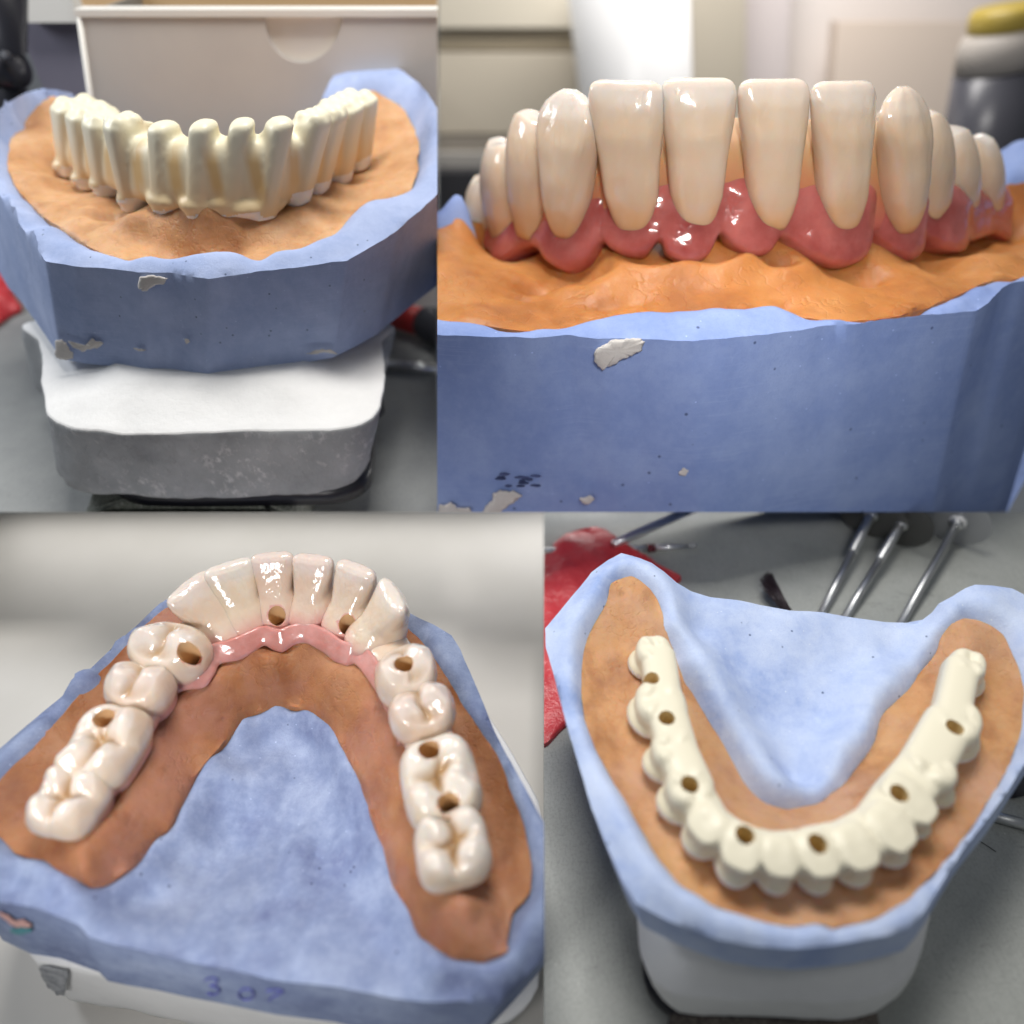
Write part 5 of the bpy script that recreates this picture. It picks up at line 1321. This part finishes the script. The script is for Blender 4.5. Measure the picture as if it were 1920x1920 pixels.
    v, f_, bi = sheet(out, fr_, .06, .03, .02, 73, .2); v, f_ = solid_below(v, f_, bi, zt + .005, -.0, 1)
    tag(obj('plastic_pouch', v, f_, REDF, None, 4, sharp=60), 'crumpled red plastic pouch lying partly under the left of the pale blue model', 'plastic pouch')
    # ---- rods, burs, discs
    a, b = P(1150, 1020, zt + .48), P(1360, 928, zt + .25)
    V, Fc = tube([a, a + (b - a) * .1, b], [.085, .105, .105], 20); tag(obj('instrument_rod', V, Fc, STEEL, None, 4), 'smooth steel instrument handle leaning across the red pouch at the top', 'instrument')
    bur = thing('bur', tuple(P(1240, 1030, zt)), 'steel bur with maroon band and small ball tip beside red pouch', 'bur', 'burs and discs on the mat')
    a, b = P(980, 1034, zt + .26), P(1186, 1029, zt + .22)
    A = lambda x, y, h=.12: P(x, y, zt + h)
    V, Fc = tube([A(960, 1034, .2), A(1100, 1031, .17), A(1185, 1029), A(1213, 1028)], [.065, .065, .085, .09], 18); obj('shank', V, Fc, STEEL, bur, 4)
    V, Fc = tube([A(1213, 1028), A(1227, 1027.4)], [.094, .094], 18); obj('band', V, Fc, MAROON, bur, 4)
    V, Fc = tube([A(1227, 1027.4), A(1262, 1025.5), A(1292, 1023.5)], [.09, .068, .03], 18); obj('neck', V, Fc, STEEL, bur, 4)
    V, Fc = tube([A(1292, 1023.5), A(1295, 1023.3), A(1299, 1023), A(1304, 1022.7), A(1306, 1022.6)], [.03, .055, .062, .055, .02], 16); obj('tip', V, Fc, STEELD, bur, 4)
    def mandrel(p_step, p_end, disc_c, disc_r, m_disc, label, white=False, shank=.085, step=True):
        e = thing('disc_mandrel', tuple(P(*p_step, zt)), label, 'cutting disc', 'burs and discs on the mat')
        C = P(*disc_c, zt + disc_r * .96); end = P(*p_end, zt + shank * 1.02)
        d = (end - C) / np.linalg.norm(end - C)
        V, Fc = lathe(C, d, [(.02, -.014), (disc_r * .9, -.014), (disc_r, -.010), (disc_r, .010), (disc_r * .9, .014), (disc_r * .3, .016), (disc_r * .28, .03), (.02, .03)], 72); obj('disc', V, Fc, m_disc, e, 4, sharp=40)
        if white:
            V, Fc = lathe(C, d, [(.02, .028), (.19, .03), (.17, .07), (.12, .09), (.02, .09)], 32); obj('washer', V, Fc, WHITEP, e, 4)
        o = .09 if white else .03
        V, Fc = lathe(C, d, [(.02, o), (.15, o), (.155, o + .03), (.14, o + .07), (.10, o + .09), (.09, o + .10)], 32); obj('screw_head', V, Fc, STEELD, e, 4, sharp=50)
        q = P(*p_step, zt + .1); L = (q - C) @ d; L2 = np.linalg.norm(end - C)
        if step:
            V, Fc = tube([C + d * (o + .08), C + d * (L - .01), C + d * L], [shank * 1.18, shank * 1.18, shank * 1.05], 20); obj('collar', V, Fc, STEELD, e, 4, sharp=50)
            V, Fc = tube([C + d * (L - .02), end], [shank * .95, shank * .95], 20); obj('shank', V, Fc, STEELD, e, 4)
        else:
            V, Fc = tube([C + d * (o + .08), end], [shank * .92, shank], 20); obj('shank', V, Fc, STEELD, e, 4)
        return e
    mandrel((1583, 1050), (1540, 1150), (1634, 964), .70, DISC, 'leftmost dark cutting disc on a stepped steel mandrel')
    mandrel((1630, 1063), (1580, 1165), (1690, 982), .66, DISC, 'middle dark cutting disc on a stepped steel mandrel')
    mandrel((1735, 1075), (1686, 1175), (1796, 978), .66, DISCW, 'pale metal disc with white washer, rightmost of the discs', True, step=False)
    # brush
    bsh = thing('brush', tuple(P(1460, 1110, zt)), 'small brush with dark worn bristles poking out behind the blue model', 'brush')
    rr = random.Random(3); prt = []
    a0 = P(1478, 1150, zt + .35)
    for k in range(150):
        x, y = rr.uniform(1424, 1450), rr.uniform(1072, 1092)
        y = 1070 + abs(x - 1440) * .6 + rr.uniform(0, 16) + max(0, (1437 - x)) * .3
        tip = P(x, y, zt + .40 + rr.uniform(-.10, .10)); ba = a0 + np.array([rr.uniform(-.07, .07), rr.uniform(-.03, .03), rr.uniform(-.07, .07)])
        m = (tip + ba) / 2 + np.array([rr.uniform(-.02, .02)] * 3)
        prt.append(tube([ba, m, tip], [.010, .010, .005], 4))
    V, Fc = merge(*prt); obj('bristles', V, Fc, BRISTLE, bsh, 4)
    V, Fc = tube([a0 + (a0 - P(1437, 1080, zt + .4)) * .02, a0 - (P(1437, 1080, zt + .4) - a0) * .9], [.10, .12], 20); obj('ferrule', V, Fc, STEEL, bsh, 4)
    # green cap, right-hand tool and rod, stray hair
    V, Fc = lathe(P(1420, 950, zt + .02), (.5, .2, .85), [(.05, 0), (.26, .02), (.28, .14), (.26, .30), (.18, .36), (.02, .37)], 32); tag(obj('rubber_polisher', V, Fc, GREENR, None, 4), 'blurred dark green rubber polisher at the top edge of the mat', 'polisher')
    a, b, c = P(1868, 1490, zt + .28), P(1905, 1462, zt + .18), P(1990, 1400, zt + .18)
    V, Fc = tube([P(1888, 1478, zt + .18), P(1905, 1466, zt + .18), P(1990, 1410, zt + .18)], [.16, .22, .24], 24); tag(obj('tool_grip', V, Fc, GREYH, None, 4), 'dark rubber tool grip at the right edge beside the model', 'hand tool')
    a, b = P(1840, 1524, zt + .1), P(1960, 1556, zt + .1)
    V, Fc = tube([a, b], [.08, .09], 18); tag(obj('steel_rod', V, Fc, STEELD, None, 4), 'knurled steel rod sticking out right of the pale blue model on the mat', 'steel rod')
    h = [P(x, y, zt + .02) for x, y in ((1830, 1573), (1842, 1580), (1855, 1588), (1867, 1597))]
    V, Fc = tube(h, [.006] * 4, 6); tag(obj('bristle_hair', V, Fc, BRISTLE, None, 4), 'single dark loose bristle lying on the mat below the steel rod', 'bristle')
    V, Fc = box(P(1940, 940, zt + .2), (.25, 0, 0), (0, .2, 0), (0, 0, .15)); tag(obj('black_tool_corner', V, Fc, BLACK, None, 4, smooth=False), 'black tool corner just showing at the top right edge of the mat', 'tool')
STONEB = mat('brown_speckled_stone', (.16, .14, .12), .6, .3)
setc(STONEB, ramp(STONEB, noise_node(STONEB, 30, 3, .7), [(.35, (.06, .05, .045)), (.55, (.17, .145, .125)), (.75, (.4, .36, .32))]))
GREENR = mat('dark_green_rubber', (.05, .13, .11), .5, .3)
bay4()
